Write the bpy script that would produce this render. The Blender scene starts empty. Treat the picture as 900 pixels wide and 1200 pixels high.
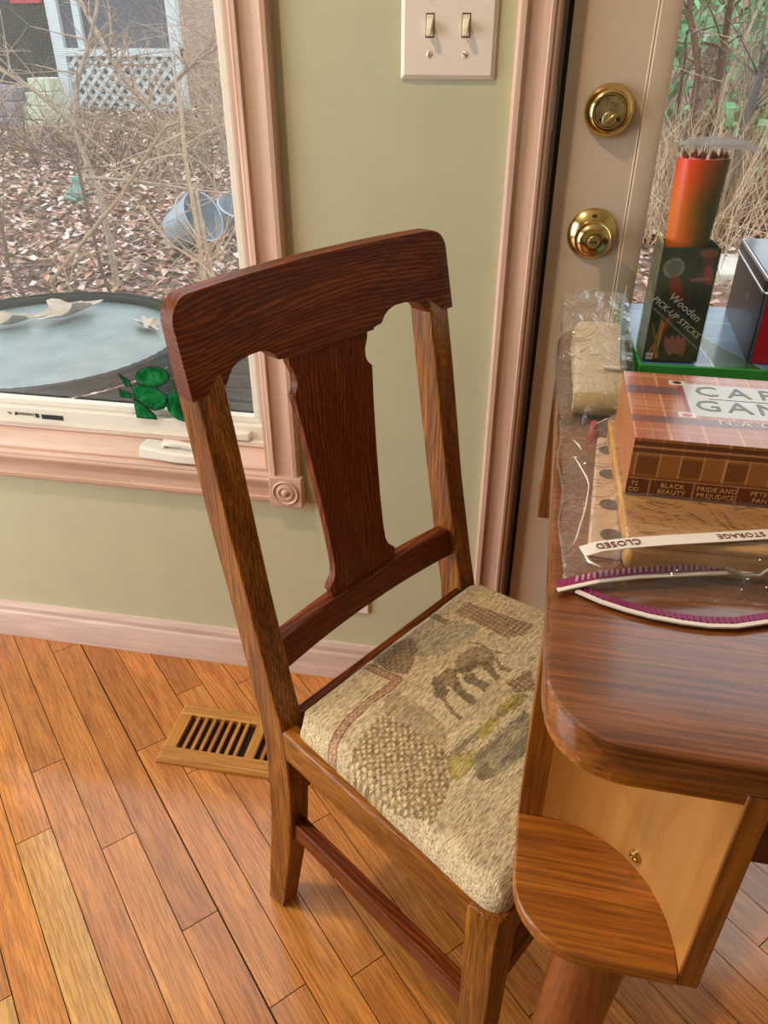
import bpy, bmesh, math, random
import numpy as np
from mathutils import Vector, Matrix
PI = math.pi
R = math.radians
rnd = random.Random(7)
sc = bpy.context.scene
COL = sc.collection

def lin(r, g, b):
    def f(c):
        c /= 255.0
        return c / 12.92 if c <= 0.04045 else ((c + 0.055) / 1.055) ** 2.4
    return (f(r), f(g), f(b), 1.0)

# ------------------------------------------------------------------ camera
cam_d = bpy.data.cameras.new('camera')
cam_d.sensor_fit = 'VERTICAL'
cam_d.sensor_height = 36.0
cam_d.lens = 895.0 / 1200.0 * 36.0
cam_d.clip_start = 0.02
cam_d.clip_end = 200
cam = bpy.data.objects.new('camera', cam_d)
COL.objects.link(cam)
cam.location = (0.0, -1.10, 1.10)
cam.rotation_euler = (R(90 - 32.125), 0.0, R(10.505))
sc.camera = cam
# ------------------------------------------------------------------ world, lights, exposure
world = bpy.data.worlds.new('world')
sc.world = world
world.use_nodes = True
bg = world.node_tree.nodes['Background']
bg.inputs[0].default_value = (0.92, 0.96, 1.0, 1)
bg.inputs[1].default_value = 2.3
sc.view_settings.view_transform = 'Standard'
sc.view_settings.look = 'None'
sc.view_settings.gamma = 1.0
sc.view_settings.use_curve_mapping = False
sc.view_settings.exposure = 0.0
sc.cycles.use_denoising = True
sc.cycles.max_bounces = 8
sc.cycles.transparent_max_bounces = 24
sc.cycles.sample_clamp_indirect = 6.0
sc.cycles.caustics_reflective = False
sc.cycles.caustics_refractive = False

def area_light(name, loc, target, sx, sy, power, color, shape='RECTANGLE'):
    d = bpy.data.lights.new(name, 'AREA')
    d.shape = shape
    d.size = sx
    if shape in ('RECTANGLE', 'ELLIPSE'):
        d.size_y = sy
    d.energy = power
    d.color = color
    o = bpy.data.objects.new(name, d)
    COL.objects.link(o)
    o.location = loc
    o.rotation_euler = (Vector(target) - Vector(loc)).to_track_quat('-Z', 'Y').to_euler()
    return o
# warm ceiling lamp to the upper left of the chair, added cool fill standing for an unseen left window
area_light('ceiling_lamp_light', (-0.94, -0.70, 2.36), (-0.5, -0.45, 0.0), 0.10, 0.10, 19.0, (1.0, 0.78, 0.52), 'DISK')
area_light('left_fill_light', (-2.52, -1.10, 1.00), (-0.2, -0.40, 0.40), 1.45, 1.8, 45.0, (0.88, 0.96, 1.0))

# ------------------------------------------------------------------ materials
MATS = {}
class N:
    def __init__(s, name):
        s.m = bpy.data.materials.new(name)
        s.m.use_nodes = True
        s.t = s.m.node_tree
        s.n = s.t.nodes
        s.b = s.n['Principled BSDF']
        s.out = s.n['Material Output']
    def add(s, typ, **kw):
        n = s.n.new(typ)
        for k, v in kw.items():
            if k.startswith('i_'):
                key = k[2:]
                key = int(key) if key.isdigit() else key
                n.inputs[key].default_value = v
            else:
                setattr(n, k, v)
        return n
    def l(s, a, b):
        s.t.links.new(a, b)
    def ramp(s, fac, stops):
        r = s.n.new('ShaderNodeValToRGB')
        e = r.color_ramp.elements
        while len(e) < len(stops):
            e.new(0.5)
        for i, (p, c) in enumerate(stops):
            e[i].position = p
            e[i].color = c if len(c) == 4 else (*c, 1)
        s.l(fac, r.inputs[0])
        return r.outputs[0]
    def bump(s, h, strength=0.2, dist=0.001):
        b = s.add('ShaderNodeBump')
        b.inputs['Strength'].default_value = strength
        b.inputs['Distance'].default_value = dist
        s.l(h, b.inputs['Height'])
        s.l(b.outputs[0], s.b.inputs['Normal'])
        return b
    def mix(s, fac, a, b, mode='MIX'):
        m = s.n.new('ShaderNodeMix')
        m.data_type = 'RGBA'
        m.blend_type = mode
        for sock, val in ((m.inputs[0], fac), (m.inputs[6], a), (m.inputs[7], b)):
            if isinstance(val, (int, float)):
                sock.default_value = val
            elif isinstance(val, tuple):
                sock.default_value = val
            else:
                s.l(val, sock)
        return m.outputs[2]

def plain(name, col, rough=0.5, metal=0.0, noise=0.0, nscale=60, bump=0.0, coat=0.0, spec=0.5, bdist=0.001):
    k = N(name)
    k.b.inputs['Roughness'].default_value = rough
    k.b.inputs['Metallic'].default_value = metal
    k.b.inputs['Coat Weight'].default_value = coat
    k.b.inputs['Specular IOR Level'].default_value = spec
    tc = k.add('ShaderNodeTexCoord')
    nz = k.add('ShaderNodeTexNoise', i_Scale=nscale, i_Detail=4.0)
    k.l(tc.outputs['Object'], nz.inputs['Vector'])
    lo = tuple(c * (1 - noise) for c in col[:3])
    hi = tuple(min(1, c * (1 + noise)) for c in col[:3])
    k.l(k.ramp(nz.outputs[0], [(0.3, lo), (0.7, hi)]), k.b.inputs['Base Color'])
    if bump:
        k.bump(nz.outputs[0], bump, bdist)
    MATS[name] = k.m
    return k.m

def wood(name, dark, mid, light, axis='x', rough=0.38, grain=1.0, rand=0.0, coat=0.0, pores=0.5, figure=1.0, bump=0.15, wash=None, crough=0.18, pl=9.0, pc=260.0, lines=0.0, lfreq=230.0, spec=0.5):
    """open-pored oak-like grain running along the given object axis"""
    k = N(name)
    k.b.inputs['Roughness'].default_value = rough
    k.b.inputs['Coat Weight'].default_value = coat
    k.b.inputs['Coat Roughness'].default_value = crough
    k.b.inputs['Specular IOR Level'].default_value = spec
    tc = k.add('ShaderNodeTexCoord')
    oi = k.add('ShaderNodeObjectInfo')
    off = k.add('ShaderNodeVectorMath', operation='SCALE')
    cx = k.add('ShaderNodeCombineXYZ', i_0=7.3, i_1=3.1, i_2=5.7)
    k.l(cx.outputs[0], off.inputs[0])
    k.l(oi.outputs['Random'], off.inputs['Scale'])
    add = k.add('ShaderNodeVectorMath', operation='ADD')
    k.l(tc.outputs['Object'], add.inputs[0])
    k.l(off.outputs[0], add.inputs[1])
    def mapped(al, ac):
        m = k.add('ShaderNodeMapping')
        s = {'x': (al, ac, ac), 'y': (ac, al, ac), 'z': (ac, ac, al)}[axis]
        m.inputs['Scale'].default_value = s
        k.l(add.outputs[0], m.inputs[0])
        return m.outputs[0]
    n1 = k.add('ShaderNodeTexNoise', i_Scale=1.0, i_Detail=3.0, i_Roughness=0.55, i_Distortion=0.6)
    k.l(mapped(2.2 * grain, 26 * grain), n1.inputs['Vector'])
    # cathedral figure: rings from a slow noise
    n2 = k.add('ShaderNodeTexNoise', i_Scale=1.0, i_Detail=2.0, i_Roughness=0.4)
    k.l(mapped(2.0 * grain, 11 * grain), n2.inputs['Vector'])
    mu = k.add('ShaderNodeMath', operation='MULTIPLY', i_1=38.0)
    k.l(n2.outputs[0], mu.inputs[0])
    sn = k.add('ShaderNodeMath', operation='SINE')
    k.l(mu.outputs[0], sn.inputs[0])
    n3 = k.add('ShaderNodeTexNoise', i_Scale=1.0, i_Detail=2.0, i_Roughness=0.7)
    k.l(mapped(pl * grain, pc * grain), n3.inputs['Vector'])
    base = k.ramp(n1.outputs[0], [(0.25, dark), (0.5, mid), (0.75, light)])
    ring = k.ramp(sn.outputs[0], [(0.0, (0.70, 0.66, 0.60, 1)), (0.45, (1, 1, 1, 1)), (1.0, (1.06, 1.05, 1.03, 1))])
    c = k.mix(0.75 * figure, base, ring, 'MULTIPLY')
    pore = k.ramp(n3.outputs[0], [(0.38, (0.34, 0.27, 0.20, 1)), (0.58, (1.06, 1.05, 1.03, 1))])
    c = k.mix(pores, c, pore, 'MULTIPLY')
    if lines:
        dt = k.add('ShaderNodeVectorMath', operation='DOT_PRODUCT')
        dt.inputs[1].default_value = {'x': (0, 0.55, 0.83), 'y': (0.35, 0, 0.94), 'z': (0.5, 0.86, 0)}[axis]
        k.l(add.outputs[0], dt.inputs[0])
        n4 = k.add('ShaderNodeTexNoise', i_Scale=1.0, i_Detail=3.0, i_Roughness=0.5)
        k.l(mapped(4.0, 30.0), n4.inputs['Vector'])
        l1 = k.add('ShaderNodeMath', operation='MULTIPLY', i_1=lfreq * 2 * PI)
        k.l(dt.outputs['Value'], l1.inputs[0])
        l2 = k.add('ShaderNodeMath', operation='MULTIPLY_ADD', i_1=34.0)
        k.l(n4.outputs[0], l2.inputs[0])
        k.l(l1.outputs[0], l2.inputs[2])
        l3 = k.add('ShaderNodeMath', operation='SINE')
        k.l(l2.outputs[0], l3.inputs[0])
        c = k.mix(lines, c, k.ramp(l3.outputs[0], [(0.15, (0.50, 0.42, 0.34, 1)), (0.62, (1.08, 1.07, 1.05, 1))]), 'MULTIPLY')
    if wash:
        c = k.mix(wash[0], c, wash[1])
    if rand:
        rr = k.ramp(oi.outputs['Random'], [(0.0, (1 - rand, 1 - rand * 1.15, 1 - rand * 1.3, 1)), (0.5, (1, 1, 1, 1)), (0.85, (1 + rand * 0.4, 1 + rand * 0.55, 1 + rand * 0.7, 1)), (1.0, (1 + rand * 0.4, 1 + rand * 1.2, 1 + rand * 2.0, 1))])
        c = k.mix(1.0, c, rr, 'MULTIPLY')
    k.l(c, k.b.inputs['Base Color'])
    k.bump(n3.outputs[0], bump, 0.0006)
    MATS[name] = k.m
    return k.m

def clear(name, tint, gloss_rough=0.05, ior=1.45, haze=0.0, haze_col=(0.8, 0.8, 0.8, 1), wrinkle=0.0, wscale=25):
    k = N(name)
    k.n.remove(k.b)
    tr = k.add('ShaderNodeBsdfTransparent')
    tr.inputs[0].default_value = (*tint, 1)
    gl = k.add('ShaderNodeBsdfGlossy')
    gl.inputs['Roughness'].default_value = gloss_rough
    fr = k.add('ShaderNodeLayerWeight', i_Blend=0.5)
    p5 = k.add('ShaderNodeMath', operation='POWER', i_1=4.0)
    k.l(fr.outputs['Facing'], p5.inputs[0])
    f0 = ((ior - 1) / (ior + 1)) ** 2
    ma = k.add('ShaderNodeMath', operation='MULTIPLY_ADD', i_1=0.85 - f0, i_2=f0)
    k.l(p5.outputs[0], ma.inputs[0])
    mx = k.add('ShaderNodeMixShader')
    k.l(ma.outputs[0], mx.inputs[0])
    k.l(tr.outputs[0], mx.inputs[1])
    k.l(gl.outputs[0], mx.inputs[2])
    res = mx.outputs[0]
    if wrinkle:
        tc = k.add('ShaderNodeTexCoord')
        nz = k.add('ShaderNodeTexNoise', i_Scale=wscale, i_Detail=3.0, i_Distortion=1.5)
        k.l(tc.outputs['Object'], nz.inputs[0])
        bp = k.add('ShaderNodeBump')
        bp.inputs['Strength'].default_value = wrinkle
        bp.inputs['Distance'].default_value = 0.02
        k.l(nz.outputs[0], bp.inputs['Height'])
        k.l(bp.outputs[0], gl.inputs['Normal'])
        k.l(bp.outputs[0], fr.inputs['Normal'])
    if haze:
        df = k.add('ShaderNodeBsdfDiffuse')
        df.inputs[0].default_value = haze_col
        m2 = k.add('ShaderNodeMixShader')
        m2.inputs[0].default_value = haze
        k.l(res, m2.inputs[1])
        k.l(df.outputs[0], m2.inputs[2])
        res = m2.outputs[0]
    k.l(res, k.out.inputs[0])
    MATS[name] = k.m
    return k.m

def painted(name, attr='print', rough=0.5, bump=0.0, nscale=900, coat=0.0, weave=None):
    """flat print carried by a colour attribute"""
    k = N(name)
    at = k.add('ShaderNodeAttribute', attribute_name=attr)
    k.b.inputs['Roughness'].default_value = rough
    k.b.inputs['Coat Weight'].default_value = coat
    k.b.inputs['Coat Roughness'].default_value = 0.12
    c = at.outputs['Color']
    if bump:
        tc = k.add('ShaderNodeTexCoord')
        mp = k.add('ShaderNodeMapping')
        mp.inputs['Scale'].default_value = weave or (1, 1, 1)
        k.l(tc.outputs['Object'], mp.inputs[0])
        nz = k.add('ShaderNodeTexNoise', i_Scale=nscale, i_Detail=3.0)
        k.l(mp.outputs[0], nz.inputs['Vector'])
        v = k.ramp(nz.outputs[0], [(0.32, (0.45, 0.40, 0.33, 1)), (0.5, (0.98, 0.96, 0.93, 1)), (0.68, (1.32, 1.28, 1.22, 1))])
        c = k.mix(1.0, c, v, 'MULTIPLY')
        k.bump(nz.outputs[0], bump, 0.002)
    k.l(c, k.b.inputs['Base Color'])
    MATS[name] = k.m
    return k.m

# wall paint
plain('sage_paint', lin(194, 193, 160), 0.6, noise=0.025, nscale=14, bump=0.06)
plain('room_paint', lin(205, 200, 175), 0.7, noise=0.02)
plain('ceiling_paint', lin(235, 232, 224), 0.8, noise=0.02)
wood('pickled_pine', lin(196, 157, 136), lin(212, 175, 154), lin(224, 193, 174), 'x', 0.42, 0.7, pores=0.12, figure=0.35, bump=0.05)
wood('pickled_pine_v', lin(196, 157, 136), lin(212, 175, 154), lin(224, 193, 174), 'z', 0.42, 0.7, pores=0.12, figure=0.35, bump=0.05)
wood('pickled_base', lin(205, 176, 164), lin(217, 190, 178), lin(228, 204, 193), 'x', 0.42, 0.7, pores=0.12, figure=0.3, bump=0.05)
plain('door_paint', lin(214, 190, 166), 0.45, noise=0.02, nscale=40, bump=0.03)
plain('white_vinyl', lin(226, 220, 208), 0.4, noise=0.02)
plain('plate_white', lin(234, 222, 210), 0.35, noise=0.01)
plain('toggle_ivory', lin(236, 222, 196), 0.35, noise=0.01)
plain('weather_black', (0.006, 0.006, 0.007, 1), 0.7)
plain('ink_black', (0.012, 0.012, 0.014, 1), 0.5)
plain('brass', (0.66, 0.46, 0.17, 1), 0.17, 1.0, noise=0.08, nscale=30)
plain('brass_worn', (0.45, 0.36, 0.20, 1), 0.42, 1.0, noise=0.35, nscale=160, bump=0.1)
plain('steel', (0.5, 0.5, 0.5, 1), 0.3, 1.0)
plain('brass_dark', (0.05, 0.035, 0.02, 1), 0.4)
# timber of the furniture and the floor
CD, CM, CL = lin(132, 74, 18), lin(162, 98, 28), lin(188, 124, 44)
for ax in 'xyz':
    wood('chair_oak_' + ax, CD, CM, CL, ax, 0.33, 1.3, pores=0.85, figure=0.9, coat=0.06, lines=0.4, lfreq=240, pl=12, pc=340, spec=0.3)
    wood('chair_oak_dark_' + ax, lin(122, 54, 12), lin(136, 65, 16), lin(150, 79, 22), ax, 0.45, 1.3, pores=0.6, figure=0.35, coat=0.0, lines=0.85, lfreq=230, pl=10, pc=320, spec=0.22)  # shaded copy of the chair oak, the shade put into its colour
wood('table_top_oak', lin(112, 60, 24), lin(138, 79, 34), lin(158, 96, 46), 'x', 0.3, 1.0, pores=0.6, figure=0.5, coat=1.0, bump=0.3, crough=0.13, lines=0.3, lfreq=260)
wood('table_oak_x', lin(150, 84, 22), lin(172, 102, 32), lin(190, 120, 44), 'x', 0.36, 1.1, pores=0.6, figure=0.6, coat=0.2, lines=0.25, lfreq=260)
wood('table_oak_z', lin(142, 80, 22), lin(166, 100, 32), lin(184, 118, 44), 'z', 0.36, 1.1, pores=0.6, figure=0.6, coat=0.2, lines=0.25, lfreq=260)
wood('table_oak_y', lin(142, 80, 22), lin(166, 100, 32), lin(184, 118, 44), 'y', 0.36, 1.1, pores=0.6, figure=0.7, coat=0.2)
wood('birch_ply', lin(174, 114, 50), lin(188, 127, 60), lin(200, 141, 72), 'z', 0.4, 0.8, pores=0.1, figure=0.5, coat=0.1, bump=0.04)
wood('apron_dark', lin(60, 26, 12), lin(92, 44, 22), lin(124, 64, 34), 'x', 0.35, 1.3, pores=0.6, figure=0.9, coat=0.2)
wood('leg_oak', lin(110, 56, 22), lin(146, 80, 36), lin(172, 106, 52), 'z', 0.35, 1.0, pores=0.45, figure=0.7, coat=0.25)
wood('floor_oak', lin(196, 118, 46), lin(210, 133, 58), lin(222, 148, 72), 'x', 0.32, 1.0, rand=0.2, pores=0.55, figure=0.5, pl=16, pc=330, coat=1.0, bump=0.08, crough=0.13)
wood('floor_oak_pale', lin(212, 152, 80), lin(220, 164, 90), lin(228, 174, 102), 'x', 0.32, 1.0, pores=0.6, figure=0.3, pl=16, pc=330, coat=1.0, bump=0.08, crough=0.13)
wood('register_oak', lin(176, 112, 46), lin(202, 140, 64), lin(220, 162, 86), 'x', 0.4, 1.1, pores=0.4, figure=0.6, coat=0.15)
wood('register_oak_y', lin(168, 104, 42), lin(194, 130, 58), lin(212, 152, 78), 'y', 0.4, 1.1, pores=0.4, figure=0.6, coat=0.15)
wood('maple_box', lin(190, 128, 58), lin(208, 150, 78), lin(220, 168, 98), 'x', 0.35, 0.9, pores=0.12, figure=0.5, coat=0.2)
wood('pale_board', lin(214, 176, 142), lin(228, 194, 164), lin(236, 206, 178), 'y', 0.5, 0.9, pores=0.1, figure=0.3)
plain('subfloor', (0.03, 0.012, 0.005, 1), 0.9)
plain('duct_shade', (0.012, 0.008, 0.006, 1), 0.8)
clear('window_glass', (0.95, 0.97, 0.97), 0.01, 1.45)
clear('clear_film', (0.97, 0.965, 0.955), 0.10, 1.6, 0.05, (0.9, 0.87, 0.83, 1), 0.85, 26)
clear('clear_acetate', (0.975, 0.975, 0.975), 0.04, 1.5, 0.015, (0.8, 0.82, 0.84, 1), 0.08, 14)
painted('tapestry', rough=0.85, bump=0.7, nscale=420, weave=(1.7, 0.3, 1))
painted('print_matte', rough=0.4)
painted('print_gloss', rough=0.22, coat=0.5)

# ------------------------------------------------------------------ mesh helpers
class MB:
    def __init__(s):
        s.v = []
        s.f = []
        s.mi = []
    def poly(s, pts, faces):
        o = len(s.v)
        s.v += [tuple(p) for p in pts]
        s.f += [tuple(i + o for i in f) for f in faces]
        return s
    def box(s, x0, x1, y0, y1, z0, z1):
        return s.poly([(x0, y0, z0), (x1, y0, z0), (x1, y1, z0), (x0, y1, z0), (x0, y0, z1), (x1, y0, z1), (x1, y1, z1), (x0, y1, z1)],
                      [(0, 3, 2, 1), (4, 5, 6, 7), (0, 1, 5, 4), (1, 2, 6, 5), (2, 3, 7, 6), (3, 0, 4, 7)])
    def loft(s, loops, cap=True, closed=False):
        n = len(loops[0])
        o = len(s.v)
        for L in loops:
            s.v += [tuple(p) for p in L]
        m = len(loops)
        for i in range(m if closed else m - 1):
            a = o + i * n
            b = o + ((i + 1) % m) * n
            for j in range(n):
                k = (j + 1) % n
                s.f.append((a + j, a + k, b + k, b + j))
        if cap and not closed:
            s.f.append(tuple(o + j for j in reversed(range(n))))
            s.f.append(tuple(o + (m - 1) * n + j for j in range(n)))
        return s
    def prism(s, pts, axis, a, b):
        """2-D outline extruded along an axis between a and b"""
        def P(p, h):
            return {'z': (p[0], p[1], h), 'y': (p[0], h, p[1]), 'x': (h, p[0], p[1])}[axis]
        return s.loft([[P(p, a) for p in pts], [P(p, b) for p in pts]])
    def tube(s, path, rad, n=8, cap=True):
        path = [Vector(p) for p in path]
        if not isinstance(rad, (list, tuple)):
            rad = [rad] * len(path)
        loops = []
        up = None
        for i, p in enumerate(path):
            t = (path[min(i + 1, len(path) - 1)] - path[max(i - 1, 0)])
            t = t.normalized() if t.length > 1e-9 else Vector((0, 0, 1))
            if up is None:
                up = t.orthogonal().normalized()
            else:
                up = (up - t * up.dot(t))
                up = up.normalized() if up.length > 1e-6 else t.orthogonal().normalized()
            w = t.cross(up)
            loops.append([p + (up * math.cos(2 * PI * j / n) + w * math.sin(2 * PI * j / n)) * rad[i] for j in range(n)])
        return s.loft(loops, cap)
    def lathe(s, prof, origin=(0, 0, 0), axis=(0, 0, 1), n=32, cap=True):
        ax = Vector(axis).normalized()
        u = ax.orthogonal().normalized()
        w = ax.cross(u)
        O = Vector(origin)
        loops = [[O + ax * h + (u * math.cos(2 * PI * j / n) + w * math.sin(2 * PI * j / n)) * max(r, 1e-5) for j in range(n)] for r, h in prof]
        return s.loft(loops, cap)
    def build(s, name, mat, parent=None, world=True, smooth=None, bevel=0.0, seg=2, recenter=True):
        v = np.array(s.v, dtype=float).reshape(-1, 3)
        loc = Vector((0, 0, 0))
        if parent is None:
            if recenter:
                mn, mx = v.min(0), v.max(0)
                loc = Vector(((mn[0] + mx[0]) / 2, (mn[1] + mx[1]) / 2, mn[2]))
        elif world:
            root = parent
            base = Vector((0, 0, 0))
            while root is not None:
                base += root.location
                root = root.parent
            v = v - np.array(base)
        if parent is None and recenter:
            v = v - np.array(loc)
        me = bpy.data.meshes.new(name)
        me.from_pydata([tuple(p) for p in v], [], s.f)
        me.update()
        bm = bmesh.new()
        bm.from_mesh(me)
        bmesh.ops.recalc_face_normals(bm, faces=bm.faces)
        bm.to_mesh(me)
        bm.free()
        if mat:
            me.materials.append(MATS[mat] if isinstance(mat, str) else mat)
        if smooth is not None:
            me.shade_smooth()
            me.set_sharp_from_angle(angle=R(smooth))
        o = bpy.data.objects.new(name, me)
        COL.objects.link(o)
        o.location = loc
        if parent is not None:
            o.parent = parent
        if bevel:
            b = o.modifiers.new('bevel', 'BEVEL')
            b.width = bevel
            b.segments = seg
            b.limit_method = 'ANGLE'
            b.angle_limit = R(40)
            if smooth is None:
                me.shade_smooth()
                me.set_sharp_from_angle(angle=R(30))
        return o

def tag(o, label=None, cat=None, group=None, kind=None):
    if label:
        o['label'] = label
    if cat:
        o['category'] = cat
    if group:
        o['group'] = group
    if kind:
        o['kind'] = kind
    return o
def thing(name, label, cat, loc=(0, 0, 0), rz=0.0, group=None):
    o = bpy.data.objects.new(name, None)
    o.empty_display_size = 0.05
    COL.objects.link(o)
    o.location = loc
    o.rotation_euler = (0, 0, rz)
    return tag(o, label, cat, group)
def structure(o, label=None):
    return tag(o, label, kind='structure')
def bx(name, mat, parent, x0, x1, y0, y1, z0, z1, world=True, bevel=0.0):
    return MB().box(x0, x1, y0, y1, z0, z1).build(name, mat, parent, world, bevel=bevel)

def text(name, body, size, mat, parent, origin, xdir, ydir, align='CENTER', space=1.0, depth=0.00015, shear=0.0, yscale=1.0):
    """flat lettering as a mesh; origin and directions in the parent's frame"""
    cu = bpy.data.curves.new(name, 'FONT')
    cu.body = body
    cu.size = size
    cu.align_x = align
    cu.align_y = 'CENTER'
    cu.space_character = space
    cu.extrude = depth
    cu.shear = shear
    cu.resolution_u = 2
    tmp = bpy.data.objects.new(name, cu)
    COL.objects.link(tmp)
    dg = bpy.context.evaluated_depsgraph_get()
    me = bpy.data.meshes.new_from_object(tmp.evaluated_get(dg))
    bpy.data.objects.remove(tmp)
    X = Vector(xdir).normalized()
    Y = Vector(ydir).normalized()
    Z = X.cross(Y)
    M = Matrix((( X.x, Y.x * yscale, Z.x, origin[0]), (X.y, Y.y * yscale, Z.y, origin[1]), (X.z, Y.z * yscale, Z.z, origin[2]), (0, 0, 0, 1)))
    me.transform(M)
    me.materials.clear()
    me.materials.append(MATS[mat])
    me.name = name
    o = bpy.data.objects.new(name, me)
    COL.objects.link(o)
    o.parent = parent
    return o

def in_poly(px, py, poly):
    inside = np.zeros(px.shape, bool)
    n = len(poly)
    for i in range(n):
        x0, y0 = poly[i]
        x1, y1 = poly[(i + 1) % n]
        if y0 == y1:
            continue
        c = ((y0 > py) != (y1 > py)) & (px < (x1 - x0) * (py - y0) / (y1 - y0) + x0)
        inside ^= c
    return inside
def seg_dist(px, py, line):
    d = np.full(px.shape, 9.0)
    for (x0, y0), (x1, y1) in zip(line[:-1], line[1:]):
        L2 = (x1 - x0) ** 2 + (y1 - y0) ** 2
        t = np.clip(((px - x0) * (x1 - x0) + (py - y0) * (y1 - y0)) / L2, 0, 1)
        d = np.minimum(d, np.hypot(px - x0 - t * (x1 - x0), py - y0 - t * (y1 - y0)))
    return d
def grid_mesh(name, P, colors, mat, parent):
    """P: (ny,nx,3) points, colors: (ny,nx,3) linear print colours"""
    ny, nx = P.shape[:2]
    idx = np.arange(ny * nx).reshape(ny, nx)
    q = np.stack([idx[:-1, :-1], idx[:-1, 1:], idx[1:, 1:], idx[1:, :-1]], -1).reshape(-1, 4)
    me = bpy.data.meshes.new(name)
    me.from_pydata(P.reshape(-1, 3).tolist(), [], q.tolist())
    a = me.color_attributes.new('print', 'FLOAT_COLOR', 'POINT')
    c = np.ones((ny * nx, 4), np.float32)
    c[:, :3] = colors.reshape(-1, 3)
    a.data.foreach_set('color', c.ravel())
    me.materials.append(MATS[mat])
    me.shade_smooth()
    o = bpy.data.objects.new(name, me)
    COL.objects.link(o)
    o.parent = parent
    return o
def printed_panel(name, parent, origin, ux, uy, W, H, nx, ny, fn, mat='print_matte'):
    a = np.linspace(0, 1, nx)
    b = np.linspace(0, 1, ny)
    A, B = np.meshgrid(a, b)
    P = np.array(origin)[None, None] + A[..., None] * np.array(ux)[None, None] * W + B[..., None] * np.array(uy)[None, None] * H
    return grid_mesh(name, P, fn(A, B), mat, parent)
def hashn(i, j=0, k=0):
    v = np.sin(np.asarray(i) * 127.1 + np.asarray(j) * 311.7 + k * 74.7) * 43758.5453
    return v - np.floor(v)
def vnoise(x, y, k=0):
    xi, yi = np.floor(x), np.floor(y)
    fx, fy = x - xi, y - yi
    fx = fx * fx * (3 - 2 * fx)
    fy = fy * fy * (3 - 2 * fy)
    return (hashn(xi, yi, k) * (1 - fx) + hashn(xi + 1, yi, k) * fx) * (1 - fy) + (hashn(xi, yi + 1, k) * (1 - fx) + hashn(xi + 1, yi + 1, k) * fx) * fy

# ================================================================== SETTING
# ---- back wall with the window and door openings (front face at y = 0)
WX0, WX1, WZ0, WZ1 = -1.36, -0.405, 0.455, 1.95     # window opening
DX0, DX1, DZ1 = -0.01, 0.965, 2.06                   # door opening
w = MB()
T = 0.145
w.box(-2.6, WX0, 0, T, 0, 2.45)
w.box(WX0, WX1, 0, T, 0, WZ0)
w.box(WX0, WX1, 0, T, WZ1, 2.45)
w.box(WX1, DX0, 0, T, 0, 2.45)
w.box(DX0, DX1, 0, T, DZ1, 2.45)
w.box(DX1, 1.9, 0, T, 0, 2.45)
structure(w.build('wall_back', 'sage_paint'), 'sage green painted wall between window and glazed door')
structure(MB().box(-2.7, -2.6, -3.6, -1.85, 0, 2.45).box(-2.7, -2.6, -0.35, T, 0, 2.45).box(-2.7, -2.6, -1.85, -0.35, 0, 0.06).box(-2.7, -2.6, -1.85, -0.35, 2.0, 2.45).build('wall_left', 'room_paint'))
structure(MB().box(1.9, 2.0, -3.6, T, 0, 2.45).build('wall_right', 'room_paint'))
w = MB()
w.box(-2.7, 2.0, -3.7, -3.6, 0, 2.45)
structure(w.build('wall_rear', 'room_paint'))
structure(MB().box(-2.7, 2.0, -3.7, T, 2.45, 2.55).build('ceiling', 'ceiling_paint'))

# ---- floor: oak strips laid at 45 degrees, each plank a piece
floor = structure(MB().box(-2.7, 2.0, -3.7, T, -0.06, -0.0045).build('floor', 'subfloor', recenter=False), 'orange oak strip floor laid diagonally')
STEP = 0.0555
q2 = math.sqrt(0.5)
joints = {11: [-0.248], 12: [0.108], 13: [-0.089], 14: [-0.307], 15: [-0.175, 0.55], 16: [-0.6, 0.25], 17: [0.059], 8: [0.06, 0.62], 9: [-0.34, 0.3], 10: [-0.15, 0.42], 7: [-0.3, 0.35], 6: [-0.05]}
pale = {(15, -0.175), (17, 0.059), (3, 0)}
def clip(poly, nx, ny, d):
    out = []
    for i in range(len(poly)):
        a, b = poly[i], poly[(i + 1) % len(poly)]
        da, db = a[0] * nx + a[1] * ny - d, b[0] * nx + b[1] * ny - d
        if da <= 0:
            out.append(a)
        if da * db < 0:
            t = da / (da - db)
            out.append((a[0] + t * (b[0] - a[0]), a[1] + t * (b[1] - a[1])))
    return out
XL, XR, YN, YF = -1.75, 1.35, -1.75, -0.003
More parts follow.
